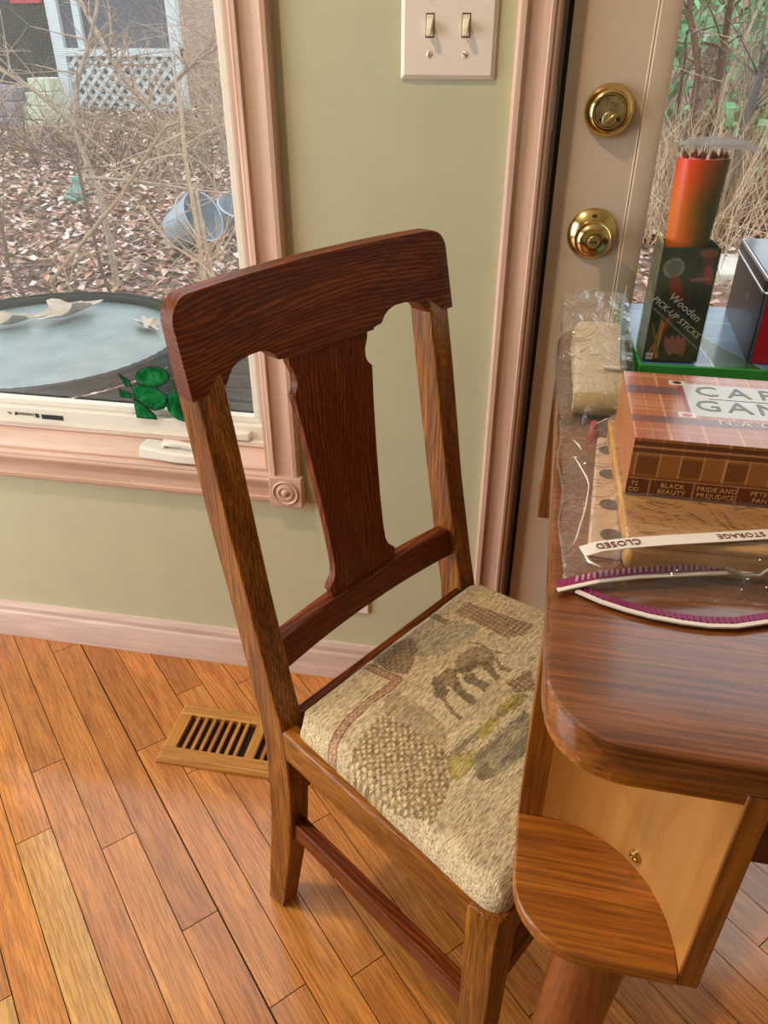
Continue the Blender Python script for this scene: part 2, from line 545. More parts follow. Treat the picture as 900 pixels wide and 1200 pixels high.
for k in range(-32, 42):
    t1 = 0.051 - STEP * k + (0.0 if k < 12 else -0.001)
    t0 = t1 - STEP
    js = sorted(joints.get(k, []))
    r2 = random.Random(k * 13 + 5)
    lo = (js[0] if js else r2.uniform(-0.9, 0.1))
    cuts = list(js) if js else [lo]
    while cuts[0] > -2.2:
        cuts.insert(0, cuts[0] - r2.uniform(0.45, 0.95))
    while cuts[-1] < 2.6:
        cuts.append(cuts[-1] + r2.uniform(0.5, 1.0))
    for a, b in zip(cuts[:-1], cuts[1:]):
        g = 0.0007
        quad = []
        for s_, t_ in ((a + g, t0 + g), (b - g, t0 + g), (b - g, t1 - g), (a + g, t1 - g)):
            quad.append(((s_ + t_) * q2, (t_ - s_) * q2))
        for c in ((0, 1, YF), (0, -1, -YN), (1, 0, XR), (-1, 0, -XL)):
            quad = clip(quad, *c)
            if len(quad) < 3:
                break
        if len(quad) < 3:
            continue
        cx = sum(p[0] for p in quad) / len(quad)
        cy = sum(p[1] for p in quad) / len(quad)
        area = 0.5 * abs(sum(quad[i][0] * quad[(i + 1) % len(quad)][1] - quad[(i + 1) % len(quad)][0] * quad[i][1] for i in range(len(quad))))
        if area < 2e-4:
            continue
        loc = [((x - cx) * q2 - (y - cy) * q2, (x - cx) * q2 + (y - cy) * q2) for x, y in quad]
        mb = MB()
        mb.loft([[(x, y, -0.0045) for x, y in loc], [(x, y, 0.0) for x, y in loc]])
        me_o = mb.build('plank', 'floor_oak_pale' if (k, a) in pale else 'floor_oak', floor, world=False)
        me_o.location = (cx, cy, 0)
        me_o.rotation_euler = (0, 0, -PI / 4)

# ---- baseboard
prof = [(0, 0), (-0.014, 0), (-0.014, 0.060), (-0.0125, 0.064), (-0.010, 0.067), (-0.010, 0.078), (-0.006, 0.086), (0, 0.087)]
structure(MB().prism(prof, 'x', -2.6, -0.041).build('baseboard_back', 'pickled_base', smooth=25), 'pale pinkish wooden baseboard under the window')

# ---- window (casement) with casing, jamb, vinyl sash, glass, screen
def casing_profile(w_):
    # x across the casing (0 inner edge .. w_ outer edge), y out of the wall (negative)
    return [(0, 0), (0, -0.012), (0.0025, -0.0135), (0.006, -0.0135), (0.0075, -0.016), (0.011, -0.0165), (0.0125, -0.013), (0.020, -0.011), (w_ * 0.5, -0.0102), (w_ - 0.020, -0.011), (w_ - 0.0125, -0.013), (w_ - 0.0105, -0.0165), (w_ - 0.004, -0.016), (w_ - 0.0015, -0.0135), (w_, -0.012), (w_, 0)]
win = structure(MB().box(WX0, WX1, 0.085, T + 0.01, WZ0, WZ0 + 0.010).build('window_1', 'white_vinyl', recenter=False), 'large window with pinkish pickled wood casing')
CW = 0.054
pr = casing_profile(CW)
ro = 0.0587
rx0, rz1 = -0.4015, 0.4575                      # inner corner of the casing
MB().loft([[(rx0 + x, y, rz1) for x, y in pr], [(rx0 + x, y, 1.99) for x, y in pr]]).build('casing', 'pickled_pine_v', win, smooth=25)
MB().loft([[(WX0 - 0.006, y, rz1 - x) for x, y in pr], [(rx0, y, rz1 - x) for x, y in pr]]).build('casing', 'pickled_pine', win, smooth=25)
MB().loft([[(WX0 - x - 0.006, y, rz1) for x, y in pr], [(WX0 - x - 0.006, y, 1.99) for x, y in pr]]).build('casing', 'pickled_pine_v', win, smooth=25)
MB().loft([[(WX0 - 0.006, y, 1.99 + x) for x, y in pr], [(rx0, y, 1.99 + x) for x, y in pr]]).build('casing', 'pickled_pine', win, smooth=25)
for cx_, cz_ in ((rx0 + ro / 2, rz1 - ro / 2 + 0.0015), (WX0 - 0.006 - ro / 2, rz1 - ro / 2 + 0.0015)):
    ros = MB().box(cx_ - ro / 2, cx_ + ro / 2, -0.021, 0, cz_ - ro / 2, cz_ + ro / 2).build('corner_block', 'pickled_pine', win, bevel=0.002)
    MB().lathe([(0.0235, 0.0), (0.0235, 0.0015), (0.0215, 0.0032), (0.0195, 0.0012), (0.0165, 0.0010), (0.0145, 0.0026), (0.0115, 0.0030), (0.0095, 0.0012), (0.0075, 0.0014), (0.0055, 0.0040), (0.0025, 0.0056), (0.0001, 0.0060)], (cx_, -0.0206, cz_), (0, -1, 0), 40).build('rosette', 'pickled_pine', ros, smooth=40)
# jamb extension boards
bx('jamb', 'pickled_pine', win, WX0, WX1 + 0.001, -0.001, 0.10, WZ0, WZ0 + 0.0065)
bx('jamb', 'pickled_pine_v', win, WX1 - 0.005, WX1 + 0.006, -0.003, 0.10, WZ0, WZ1)
bx('jamb', 'pickled_pine_v', win, WX0 - 0.004, WX0 + 0.006, -0.003, 0.10, WZ0, WZ1)
bx('jamb', 'pickled_pine', win, WX0, WX1, -0.003, 0.10, WZ1 - 0.006, WZ1 + 0.004)
bx('stop_strip', 'pickled_base', win, WX0 + 0.006, WX1 - 0.005, 0.072, 0.082, WZ0 + 0.0065, WZ0 + 0.011, bevel=0.0015)
# vinyl frame and sash
fx1 = -0.455
def frame(name, x0, x1, z0, z1, t, y0, y1, mat, par):
    for a in ((x0, x1, z0, z0 + t), (x0, x1, z1 - t, z1), (x0, x0 + t, z0 + t, z1 - t), (x1 - t, x1, z0 + t, z1 - t)):
        MB().box(a[0], a[1], y0, y1, a[2], a[3]).build(name, mat, par, bevel=0.0015)
frame('vinyl_frame', WX0 + 0.005, WX1 - 0.006, WZ0 + 0.006, WZ1 - 0.005, 0.030, 0.098, 0.135, 'white_vinyl', win)
frame('sash', WX0 + 0.035, WX1 - 0.050, WZ0 + 0.036, WZ1 - 0.035, 0.012, 0.112, 0.130, 'white_vinyl', win)
MB().box(WX0 + 0.045, WX1 - 0.060, 0.120, 0.124, WZ0 + 0.046, WZ1 - 0.045).build('pane', 'window_glass', win)
k = N('insect_screen')
k.n.remove(k.b)
tc = k.add('ShaderNodeTexCoord')
wv = k.add('ShaderNodeTexWave', wave_type='BANDS', bands_direction='Z', i_Scale=150.0)
k.l(tc.outputs['Object'], wv.inputs[0])
wv2 = k.add('ShaderNodeTexWave', wave_type='BANDS', bands_direction='X', i_Scale=150.0)
k.l(tc.outputs['Object'], wv2.inputs[0])
mxm = k.add('ShaderNodeMath', operation='MAXIMUM')
k.l(wv.outputs[0 if len(wv.outputs) < 2 else 1], mxm.inputs[0])
k.l(wv2.outputs[0 if len(wv2.outputs) < 2 else 1], mxm.inputs[1])
pw = k.add('ShaderNodeMath', operation='POWER', i_1=6.0)
k.l(mxm.outputs[0], pw.inputs[0])
ml = k.add('ShaderNodeMath', operation='MULTIPLY', i_1=0.26)
k.l(pw.outputs[0], ml.inputs[0])
tr = k.add('ShaderNodeBsdfTransparent')
df = k.add('ShaderNodeBsdfDiffuse')
df.inputs[0].default_value = (0.75, 0.76, 0.76, 1)
mxs = k.add('ShaderNodeMixShader')
k.l(ml.outputs[0], mxs.inputs[0])
k.l(tr.outputs[0], mxs.inputs[1])
k.l(df.outputs[0], mxs.inputs[2])
k.l(mxs.outputs[0], k.out.inputs[0])
MATS['insect_screen'] = k.m
MB().box(WX0 + 0.045, WX1 - 0.06, 0.1335, 0.1339, WZ0 + 0.05, WZ1 - 0.05).build('insect_screen', 'insect_screen', win)
# warning print, latch slot, corner keeper and crank cover
bx('latch_slot', 'ink_black', win, -0.891, -0.846, 0.0968, 0.0985, 0.4705, 0.4800, bevel=0.0006)
bx('latch_slot', 'ink_black', win, -0.9035, -0.8965, 0.0968, 0.0985, 0.4722, 0.4805)
text('warning_lettering', 'WARNING', 0.0085, 'ink_black', win, (-0.926, 0.0972, 0.4775), (1, 0, 0), (0, 0, 1), depth=0.0002)
MB().prism([(-0.948, 0.4745), (-0.9415, 0.4745), (-0.9447, 0.4805)], 'y', 0.0970, 0.0982).build('warning_mark', 'ink_black', win)
text('warning_lettering', '>k', 0.0085, 'ink_black', win, (-0.958, 0.0972, 0.4775), (1, 0, 0), (0, 0, 1), depth=0.0002)
MB().box(-0.510, -0.470, 0.084, 0.100, 0.466, 0.4815).build('keeper', 'white_vinyl', win, bevel=0.0025)
cr = MB()
cr.loft([[(x, y0, 0.4610), (x, y1, 0.4610), (x, y1, h), (x, y0 + 0.004, h)] for x, y0, y1, h in ((-0.644, -0.002, 0.036, 0.4830), (-0.600, -0.006, 0.036, 0.4780), (-0.575, -0.010, 0.042, 0.4775), (-0.535, -0.010, 0.042, 0.4770), (-0.500, -0.006, 0.040, 0.4745))])
crk = cr.build('crank_cover', 'white_vinyl', win, smooth=30, bevel=0.003)
MB().tube([(-0.60, 0.016, 0.480), (-0.60, 0.016, 0.4865), (-0.575, 0.014, 0.4875), (-0.525, 0.012, 0.4815)], [0.007, 0.007, 0.006, 0.005], 10).build('crank_handle', 'white_vinyl', crk, smooth=50)

# ---- door: casing, jamb, slab, lite
dpr = casing_profile(0.051)
door_trim = structure(MB().loft([[(-0.041 + 0.051 - x, y, 0.0) for x, y in dpr], [(-0.041 + 0.051 - x, y, 2.10) for x, y in dpr]]).build('trim_1', 'pickled_pine_v', smooth=25), 'fluted pinkish wooden door casing left of the door')
structure(MB().loft([[(0.955 + x, y, 0.0) for x, y in dpr], [(0.955 + x, y, 2.10) for x, y in dpr]]).build('trim_2', 'pickled_pine_v', smooth=25))
structure(MB().loft([[(-0.041, y, 2.06 + x) for x, y in dpr], [(1.006, y, 2.06 + x) for x, y in dpr]]).build('trim_3', 'pickled_pine', smooth=25))
jb = structure(MB().box(-0.010, 0.0125, -0.002, T, 0, 2.06).build('trim_4', 'pickled_pine_v'), 'door jamb')
plain('jamb_greybrown', lin(122, 104, 92), 0.6)  # grey-brown of the jamb edge
bx('jamb_stop', 'jamb_greybrown', jb, 0.0125, 0.0180, 0.004, 0.060, 0.0, 2.05)
bx('weatherstrip', 'weather_black', jb, 0.0180, 0.0236, 0.012, 0.060, 0.0, 2.05)
bx('strike_plate', 'steel', jb, 0.0123, 0.0134, -0.001, 0.026, 0.84, 0.90)
bx('strike_plate', 'steel', jb, 0.0123, 0.0134, -0.001, 0.026, 0.995, 1.045)
structure(MB().box(0.945, 0.955, -0.002, T, 0, 2.06).build('trim_5', 'pickled_pine_v'))
structure(MB().box(-0.01, 0.955, -0.01, T, 0.0, 0.016).build('trim_6', 'brass_worn'), 'door threshold')
GX0, GX1, GZ0, GZ1 = 0.148, 0.80, 0.26, 1.90
d = MB()
for a in ((0.0240, GX0, 0.02, 2.045), (GX1, 0.944, 0.02, 2.045), (GX0, GX1, 0.02, GZ0), (GX0, GX1, GZ1, 2.045)):
    d.box(a[0], a[1], 0.010, 0.054, a[2], a[3])
door = structure(d.build('door_1', 'door_paint', recenter=False), 'cream door with a tall glass pane and brass hardware')
for a in ((GX0 - 0.029, GX0, GZ0 - 0.029, GZ1 + 0.029), (GX1, GX1 + 0.029, GZ0 - 0.029, GZ1 + 0.029)):
    MB().loft([[(a[0], 0.0102, z_), (a[0] + 0.0015, 0.0085, z_), (a[0] + 0.0035, 0.0095, z_), (a[0] + 0.005, 0.0078, z_), (a[1] - 0.006, 0.0078, z_), (a[1], 0.0098, z_), (a[1], 0.0102, z_)] for z_ in (a[2], a[3])]).build('glazing_bead', 'door_paint', door, smooth=25)
for z0, z1 in ((GZ0 - 0.029, GZ0), (GZ1, GZ1 + 0.029)):
    MB().box(GX0, GX1, 0.0078, 0.0102, z0, z1).build('glazing_bead', 'door_paint', door, bevel=0.003)
MB().box(GX0, GX1, 0.028, 0.034, GZ0, GZ1).build('pane', 'window_glass', door)
# deadbolt
bc = (0.0810, 0.0100, 1.0170)
db = MB().lathe([(0.0310, 0.0), (0.0310, 0.003), (0.0295, 0.008), (0.0225, 0.0165), (0.0215, 0.0170), (0.0205, 0.0150), (0.0200, 0.0080)], bc, (0, -1, 0), 48).build('deadbolt', 'brass', door, smooth=40)
MB().lathe([(0.0185, 0.004), (0.0185, 0.0125), (0.0175, 0.0138), (0.0001, 0.0140)], bc, (0, -1, 0), 40).build('cylinder_plate', 'brass_worn', db, smooth=40)
for dx in (-0.011, 0.011):
    MB().lathe([(0.0026, 0.013), (0.0026, 0.0150), (0.0018, 0.0156), (0.0001, 0.0157)], (bc[0] + dx, bc[1], bc[2] - 0.0085), (0, -1, 0), 14).build('screw', 'brass_dark', db, smooth=40)
MB().lathe([(0.0085, 0.013), (0.0085, 0.0160), (0.0075, 0.0170), (0.0001, 0.0172)], (bc[0], bc[1], bc[2] - 0.0085), (0, -1, 0), 24).build('turn_hub', 'brass_worn', db, smooth=40)
tt = MB()
ca, sa = math.cos(R(38)), math.sin(R(38))
for off, col in ((0, 0),):
    pts = []
    for x, z_ in ((-0.0085, -0.0016), (0.0095, -0.0022), (0.0110, 0.0), (0.0095, 0.0022), (-0.0085, 0.0016)):
        pts.append((bc[0] + x * ca - z_ * sa, bc[2] - 0.0085 + x * sa + z_ * ca))
    tt.prism(pts, 'y', bc[1] - 0.0170, bc[1] - 0.0225)
tt.build('thumb_turn', 'brass', db, bevel=0.0006)
# knob
kc = (0.0805, 0.0100, 0.8690)
kn = MB().lathe([(0.0330, 0.0), (0.0330, 0.0020), (0.0310, 0.0045), (0.0190, 0.0120), (0.0130, 0.0135), (0.0125, 0.0200), (0.0150, 0.0240), (0.0210, 0.0270), (0.0238, 0.0320), (0.0235, 0.0390), (0.0205, 0.0450), (0.0150, 0.0480), (0.0105, 0.0488), (0.0095, 0.0470), (0.0090, 0.0455), (0.0001, 0.0455)], kc, (0, -1, 0), 56).build('door_knob', 'brass', door, smooth=50)
MB().lathe([(0.0072, 0.0450), (0.0072, 0.0475), (0.0062, 0.0485), (0.0001, 0.0487)], kc, (0, -1, 0), 24).build('lock_button', 'brass_worn', kn, smooth=40)
MB().box(kc[0] - 0.0045, kc[0] + 0.0045, kc[1] - 0.0492, kc[1] - 0.0484, kc[2] - 0.0010, kc[2] + 0.0010).build('turn_slot', 'brass_dark', kn)
MB().box(kc[0] - 0.003, kc[0] + 0.003, kc[1] - 0.0098, kc[1] - 0.0060, kc[2] + 0.0215, kc[2] + 0.0265).build('release_hole', 'brass_dark', kn)

# ================================================================== WALL FITTINGS
sw = thing('switch_plate', 'white double toggle light switch plate on the green wall', 'light switch', (-0.123, 0, 1.05))
X0, X1, Z0, Z1 = -0.182, -0.064, 1.050, 1.1645
MB().loft([[(X0, 0, Z0), (X1, 0, Z0), (X1, 0, Z1), (X0, 0, Z1)], [(X0, -0.002, Z0), (X1, -0.002, Z0), (X1, -0.002, Z1), (X0, -0.002, Z1)], [(X0 + 0.005, -0.006, Z0 + 0.005), (X1 - 0.005, -0.006, Z0 + 0.005), (X1 - 0.005, -0.006, Z1 - 0.005), (X0 + 0.005, -0.006, Z1 - 0.005)]]).build('plate', 'plate_white', sw, bevel=0.001)
for tx in (-0.1460, -0.1020):
    bx('slot', 'brass_dark', sw, tx - 0.0052, tx + 0.0052, -0.0064, -0.003, 1.0945, 1.1200)
    bx('collar', 'toggle_ivory', sw, tx - 0.0043, tx + 0.0043, -0.0068, -0.003, 1.0960, 1.1185)
    MB().loft([[(tx - 0.0038, -0.006, 1.1150), (tx + 0.0038, -0.006, 1.1150), (tx + 0.0038, -0.006, 1.1000), (tx - 0.0038, -0.006, 1.1000)],
               [(tx - 0.0030, -0.0165, 1.1040), (tx + 0.0030, -0.0165, 1.1040), (tx + 0.0030, -0.0175, 1.0970), (tx - 0.0030, -0.0175, 1.0970)]]).build('toggle', 'toggle_ivory', sw, bevel=0.0008)
    for sz in (1.0770, 1.1370):
        s_ = MB().lathe([(0.0036, 0.0055), (0.0036, 0.0066), (0.0024, 0.0074), (0.0001, 0.0076)], (tx, 0, sz), (0, -1, 0), 18).build('screw', 'plate_white', sw, smooth=40)
        an = R(85) if tx < -0.12 else R(-30)
        c_, n_ = math.cos(an), math.sin(an)
        MB().prism([(tx + a * c_ - b * n_, sz + a * n_ + b * c_) for a, b in ((-0.0033, -0.0005), (0.0033, -0.0005), (0.0033, 0.0005), (-0.0033, 0.0005))], 'y', -0.0074, -0.0078).build('screw_slot', 'brass_dark', s_)
ot = thing('outlet_plate', 'white electrical outlet plate low on the wall behind the chair', 'outlet', (-0.267, 0, 0.169))
MB().box(-0.302, -0.232, -0.005, 0, 0.169, 0.284).build('plate', 'plate_white', ot, bevel=0.002)
for oz in (0.207, 0.246):
    rc = MB().lathe([(0.0165, 0.004), (0.0165, 0.0065), (0.0155, 0.0072), (0.0001, 0.0072)], (-0.267, 0, oz), (0, -1, 0), 28).build('receptacle', 'plate_white', ot, smooth=40)
    for dx in (-0.006, 0.006):
        bx('contact_slot', 'ink_black', rc, -0.267 + dx - 0.001, -0.267 + dx + 0.001, -0.0076, -0.006, oz + 0.001, oz + 0.009)
MB().lathe([(0.0028, 0.004), (0.0028, 0.0060), (0.0001, 0.0066)], (-0.267, 0, 0.2265), (0, -1, 0), 16).build('screw', 'plate_white', ot, smooth=40)

# ---- floor register
RX0, RX1, RY0, RY1 = -0.566, -0.232, -0.2755, -0.140
reg = thing('floor_register', 'wooden slatted floor vent lying near the baseboard', 'floor vent', ((RX0 + RX1) / 2, (RY0 + RY1) / 2, 0))
bx('duct_shade_sheet', 'duct_shade', reg, RX0 + 0.02, RX1 - 0.02, RY0 + 0.02, RY1 - 0.02, 0.0001, 0.0016)  # dark sheet over the planks paints the shade down the duct
def bev_bar(x0, x1, y0, y1, sides, mat):
    h, b = 0.0125, 0.006
    t = [x0 + (b if 'l' in sides else 0), x1 - (b if 'r' in sides else 0), y0 + (b if 'n' in sides else 0), y1 - (b if 'f' in sides else 0)]
    return MB().loft([[(x0, y0, 0.0001), (x1, y0, 0.0001), (x1, y1, 0.0001), (x0, y1, 0.0001)], [(x0, y0, 0.006), (x1, y0, 0.006), (x1, y1, 0.006), (x0, y1, 0.006)],
                      [(t[0], t[2], h), (t[1], t[2], h), (t[1], t[3], h), (t[0], t[3], h)]]).build('frame_bar', mat, reg, bevel=0.0008)
bev_bar(RX0, RX1, RY0, RY0 + 0.030, 'nlr', 'register_oak')
bev_bar(RX0, RX1, RY1 - 0.028, RY1, 'flr', 'register_oak')
bev_bar(RX0, RX0 + 0.027, RY0 + 0.030, RY1 - 0.028, 'l', 'register_oak_y')
bev_bar(RX1 - 0.027, RX1, RY0 + 0.030, RY1 - 0.028, 'r', 'register_oak_y')
bev_bar(-0.4115, -0.3930, RY0 + 0.030, RY1 - 0.028, '', 'register_oak_y')
xs = [RX0 + 0.027 + 0.0160 * (i + 1) - 0.0025 for i in range(7)] + [-0.3930 + 0.0150 * (i + 1) - 0.002 for i in range(8)]
for x in xs:
    MB().box(x - 0.0033, x + 0.0033, RY0 + 0.029, RY1 - 0.027, 0.003, 0.0110).build('slat', 'register_oak_y', reg, bevel=0.0006)

# ================================================================== CHAIR
TH = R(-31.5)
Rv = Vector((-math.sin(TH), math.cos(TH), 0))
ORG = Rv * -0.367
chair = thing('dining_chair', 'dark oak dining chair with splat back and elephant tapestry seat', 'chair', ORG, TH)
def ub(z):
    return 0.062 - 0.165 * (z - 0.42)
def bow(v):
    return 0.015 * max(0.0, 1 - (v / 0.19) ** 2)
def interp(x, pts):
    for (a, b), (c, d_) in zip(pts[:-1], pts[1:]):
        if a <= x <= c:
            return b + (d_ - b) * (x - a) / (c - a) if c > a else b
    return pts[-1][1] if x > pts[-1][0] else pts[0][1]
# crest rail
def crest_top(v):
    a = abs(v)
    base = 0.8985 + 0.0015 * (1 - (v / 0.2) ** 2)
    rr = 0.024
    if a > 0.199 - rr:
        return base - rr + math.sqrt(max(0, rr * rr - (a - 0.199 + rr) ** 2))
    return base
CB = [(0, 0.806), (0.066, 0.806), (0.0665, 0.8085), (0.080, 0.8110), (0.0865, 0.8190), (0.094, 0.8235), (0.104, 0.8262), (0.118, 0.8265), (0.132, 0.8250), (0.142, 0.8215), (0.149, 0.8150), (0.154, 0.8085), (0.160, 0.8065), (0.199, 0.8055)]
vs = sorted(set([round(x, 5) for x in list(np.linspace(-0.175, 0.175, 41)) + [s * c[0] for c in CB for s in (-1, 1)] + [s * (0.199 - 0.024 + 0.024 * math.sin(R(a))) for a in (15, 30, 45, 60, 75, 85, 90) for s in (-1, 1)]]))
loops = []
for v in vs:
    zt, zb = crest_top(v), interp(abs(v), CB)
    o_ = -bow(v)
    th = 0.023
    loops.append([(ub(zt) + o_ - 0.003, v, zt), (ub(zb) + o_, v, zb), (ub(zb) + o_ - th, v, zb), (ub(zt) + o_ - th + 0.001, v, zt)])
MB().loft(loops).build('crest_rail', 'chair_oak_dark_y', chair, world=False, smooth=30, bevel=0.0022)
# splat
SPL = [(0.494, 0.058), (0.5125, 0.0585), (0.5160, 0.0610), (0.5200, 0.0605), (0.5240, 0.0555), (0.530, 0.0500), (0.540, 0.0465), (0.56, 0.0460), (0.60, 0.0475), (0.66, 0.0520), (0.72, 0.0575), (0.757, 0.0620), (0.7635, 0.0630), (0.7665, 0.0600), (0.7700, 0.0565), (0.7760, 0.0545), (0.7850, 0.0550), (0.7920, 0.0580), (0.7985, 0.0610), (0.8040, 0.0618), (0.8090, 0.0618)]
loops = []
for z, h in SPL:
    ring = []
    for v in np.linspace(-h, h, 7):
        ring.append((ub(z) - bow(v) - 0.006, v, z))
    for v in np.linspace(h, -h, 7):
        ring.append((ub(z) - bow(v) - 0.017, v, z))
    loops.append(ring)
MB().loft(loops).build('splat', 'chair_oak_dark_z', chair, world=False, smooth=30, bevel=0.0008, seg=1)
# lower back rail
loops = []
for v in np.linspace(-0.166, 0.166, 25):
    o_ = -bow(v)
    zt, zb = 0.5055, 0.4665
    loops.append([(ub(zt) + o_ - 0.0015, v, zt), (ub(zb) + o_ - 0.0015, v, zb), (ub(zb) + o_ - 0.022, v, zb), (ub(zt) + o_ - 0.022, v, zt)])
MB().loft(loops).build('back_rail', 'chair_oak_dark_y', chair, world=False, smooth=30, bevel=0.002)
# rear legs running up as back posts
PST = [(0.0, 0.000, 0.030), (0.05, 0.006, 0.040), (0.10, 0.013, 0.050), (0.16, 0.022, 0.061), (0.22, 0.029, 0.069), (0.29, 0.034, 0.0745), (0.36, 0.0355, 0.0755), (0.41, 0.0315, 0.0715), (0.46, 0.0210, 0.0600), (0.52, 0.0105, 0.0480), (0.58, 0.0000, 0.0360), (0.66, -0.0135, 0.0220), (0.74, -0.0265, 0.0090), (0.8055, -0.0370, -0.0030), (0.85, -0.0400, -0.0200)]
for s in (-1, 1):
    loops = []
    for z, u0, u1 in PST:
        vo = 0.190 + 0.002 * (z > 0.6)
        vi = 0.158 if z > 0.1 else 0.160
        c = 0.002
        ring = [(u0, s * vi, z), (u1 - c, s * vi, z), (u1, s * (vi + c), z), (u1, s * (vo - c), z), (u1 - c, s * vo, z), (u0, s * vo, z)]
        loops.append(ring)
    MB().loft(loops).build('leg', 'chair_oak_z', chair, world=False, smooth=35, bevel=0.0008, seg=1)
# front legs
for s in (-1, 1):
    loops = []
    for z, sh in ((0.0, 0.006), (0.2, 0.002), (0.33, 0.0), (0.400, 0.0), (0.4065, 0.002)):
        a0, a1, b0, b1 = 0.357 + sh, 0.393 - sh * 0.3, 0.1765 + sh, 0.2125 - sh * 0.3
        loops.append([(a0, s * b0, z), (a1, s * b0, z), (a1, s * b1, z), (a0, s * b1, z)])
    MB().loft(loops).build('leg', 'chair_oak_z', chair, world=False, bevel=0.0018)
# seat rails
def rail(name, p, q, z0, z1, t, mat, bev=0.002):
    p, q = Vector((p[0], p[1], 0)), Vector((q[0], q[1], 0))
    d_ = (q - p).normalized()
    n_ = Vector((-d_.y, d_.x, 0)) * (t / 2)
    return MB().loft([[(a.x, a.y, zz) for a in (p - n_, q - n_, q + n_, p + n_)] for zz in (z0, z1)]).build(name, mat, chair, world=False, bevel=bev)
for s in (-1, 1):
    rail('seat_rail', (0.066, s * 0.1785), (0.362, s * 0.2000), 0.357, 0.4055, 0.021, 'chair_oak_x', 0.003)
    rail('stretcher', (0.050, s * 0.1740), (0.362, s * 0.1945), 0.196, 0.2280, 0.018, 'chair_oak_dark_x')
rail('seat_rail', (0.380, -0.18), (0.380, 0.18), 0.357, 0.4055, 0.021, 'chair_oak_y', 0.003)
rail('seat_rail', (0.0650, -0.160), (0.0650, 0.160), 0.360, 0.4125, 0.014, 'chair_oak_dark_y', 0.002)
rail('stretcher', (0.048, -0.160), (0.048, 0.160), 0.255, 0.285, 0.018, 'chair_oak_dark_y')
rail('stretcher', (0.375, -0.180), (0.375, 0.180), 0.235, 0.265, 0.018, 'chair_oak_dark_y')

# upholstered seat with the woven pictures
nu, nv = 290, 380
A, B = np.meshgrid(np.linspace(0, 1, nu), np.linspace(-1, 1, nv))
U = 0.0735 + A * (0.3905 - 0.0735)
HW = 0.1790 + (0.2085 - 0.1790) * A
HW = np.where(U < 0.092, np.minimum(HW, 0.157 + (U - 0.0735) * 1.2), HW)
cr_ = np.clip((U - 0.366) / 0.0245, 0, 1)
HW = HW - 0.022 * (1 - np.sqrt(np.clip(1 - cr_ ** 2, 0, 1)))
V = B * HW
eu = np.minimum(A, 1 - A) * 0.317
ev = (1 - np.abs(B)) * 0.2
e_ = np.minimum(eu, ev)
rim = np.clip(e_ / 0.022, 0, 1)
Zs = 0.4035 + 0.0275 * np.sqrt(np.clip(1 - (1 - rim) ** 2, 0, 1)) + 0.012 * np.clip(eu / 0.158, 0, 1) ** 0.6 * np.clip(ev / 0.2, 0, 1) ** 0.6
Zs = Zs + 0.0010 * (vnoise(U * 55, V * 55) - 0.5)
SP = dict(
 elephant=[(0.1998,0.0791),(0.2268,0.0425),(0.2299,0.0317),(0.2192,0.0254),(0.198,0.0304),(0.1969,0.021),(0.21,0.0137),(0.2253,0.0075),(0.229,0.0004),(0.2233,-0.0047),(0.2057,-0.0102),(0.2196,-0.0203),(0.228,-0.0259),(0.224,-0.032),(0.212,-0.0303),(0.204,-0.0312),(0.2072,-0.041),(0.2231,-0.0544),(0.2172,-0.0567),(0.1995,-0.0479),(0.1869,-0.0402),(0.1741,-0.0355),(0.1593,-0.0267),(0.1608,-0.0102),(0.1638,0.0065),(0.1559,0.0319),(0.1596,0.0517),(0.1764,0.0669),(0.1951,0.0696)],
 red_line=[(0.0775,-0.0644),(0.1119,-0.0614),(0.1349,-0.0576),(0.1365,-0.0728),(0.1331,-0.108),(0.1343,-0.1437),(0.1432,-0.1761),(0.1599,-0.1994)],
 hatch=[(0.0784,-0.0492),(0.0839,-0.0107),(0.0981,0.0136),(0.1216,-0.0027),(0.1379,-0.0447),(0.1125,-0.0539)],
 diamond=[(0.1422,-0.0871),(0.1478,-0.0724),(0.185,-0.0735),(0.2245,-0.0798),(0.2451,-0.1008),(0.2306,-0.1084),(0.1898,-0.1054),(0.1526,-0.109)],
 leopard=[(0.1654,-0.1617),(0.1557,-0.1123),(0.1898,-0.1054),(0.2452,-0.1061),(0.2737,-0.1276),(0.2911,-0.1835),(0.2694,-0.1894),(0.2149,-0.1958),(0.1759,-0.1954)],
 gray=[(0.2714,-0.0986),(0.2787,-0.0011),(0.3055,-0.0124),(0.3143,-0.0382),(0.3084,-0.0861),(0.2966,-0.112)],
 band=[(0.2501,-0.1125),(0.2633,0.0224),(0.2698,0.0187),(0.2574,-0.1166)],
 blue=[(0.0998,-0.0001),(0.1161,0.0776),(0.1558,0.0893),(0.1553,0.0577),(0.1532,0.0112),(0.1231,-0.016)])
YEL = [[(0.2525,-0.1103),(0.2689,-0.0819),(0.2807,-0.1007),(0.2783,-0.1285),(0.2645,-0.1257)],[(0.2541,-0.0589),(0.2587,-0.0312),(0.2687,-0.034),(0.2689,-0.0626),(0.2633,-0.0704)],[(0.2562,-0.0275),(0.253,0.0131),(0.2673,0.0133),(0.2712,-0.0079)]]
RED = [[(0.1047,0.0923),(0.1081,0.1211),(0.2013,0.1385),(0.2056,0.1109),(0.1919,0.0908),(0.1494,0.0915),(0.1211,0.0904)],[(0.2397,0.0205),(0.2469,0.0607),(0.271,0.0358),(0.2556,0.0154)],[(0.0771,0.0631),(0.0832,0.0746),(0.1136,0.0713),(0.1148,0.0602),(0.0937,0.0615)]]
def c3(*a):
    return np.array(lin(*a)[:3])
col = np.empty((nv, nu, 3))
jx = U + 0.0042 * (vnoise(U * 330, V * 330, 3) - 0.5)
jy = V + 0.0042 * (vnoise(U * 330, V * 330, 4) - 0.5)
col[:] = c3(214, 194, 158)
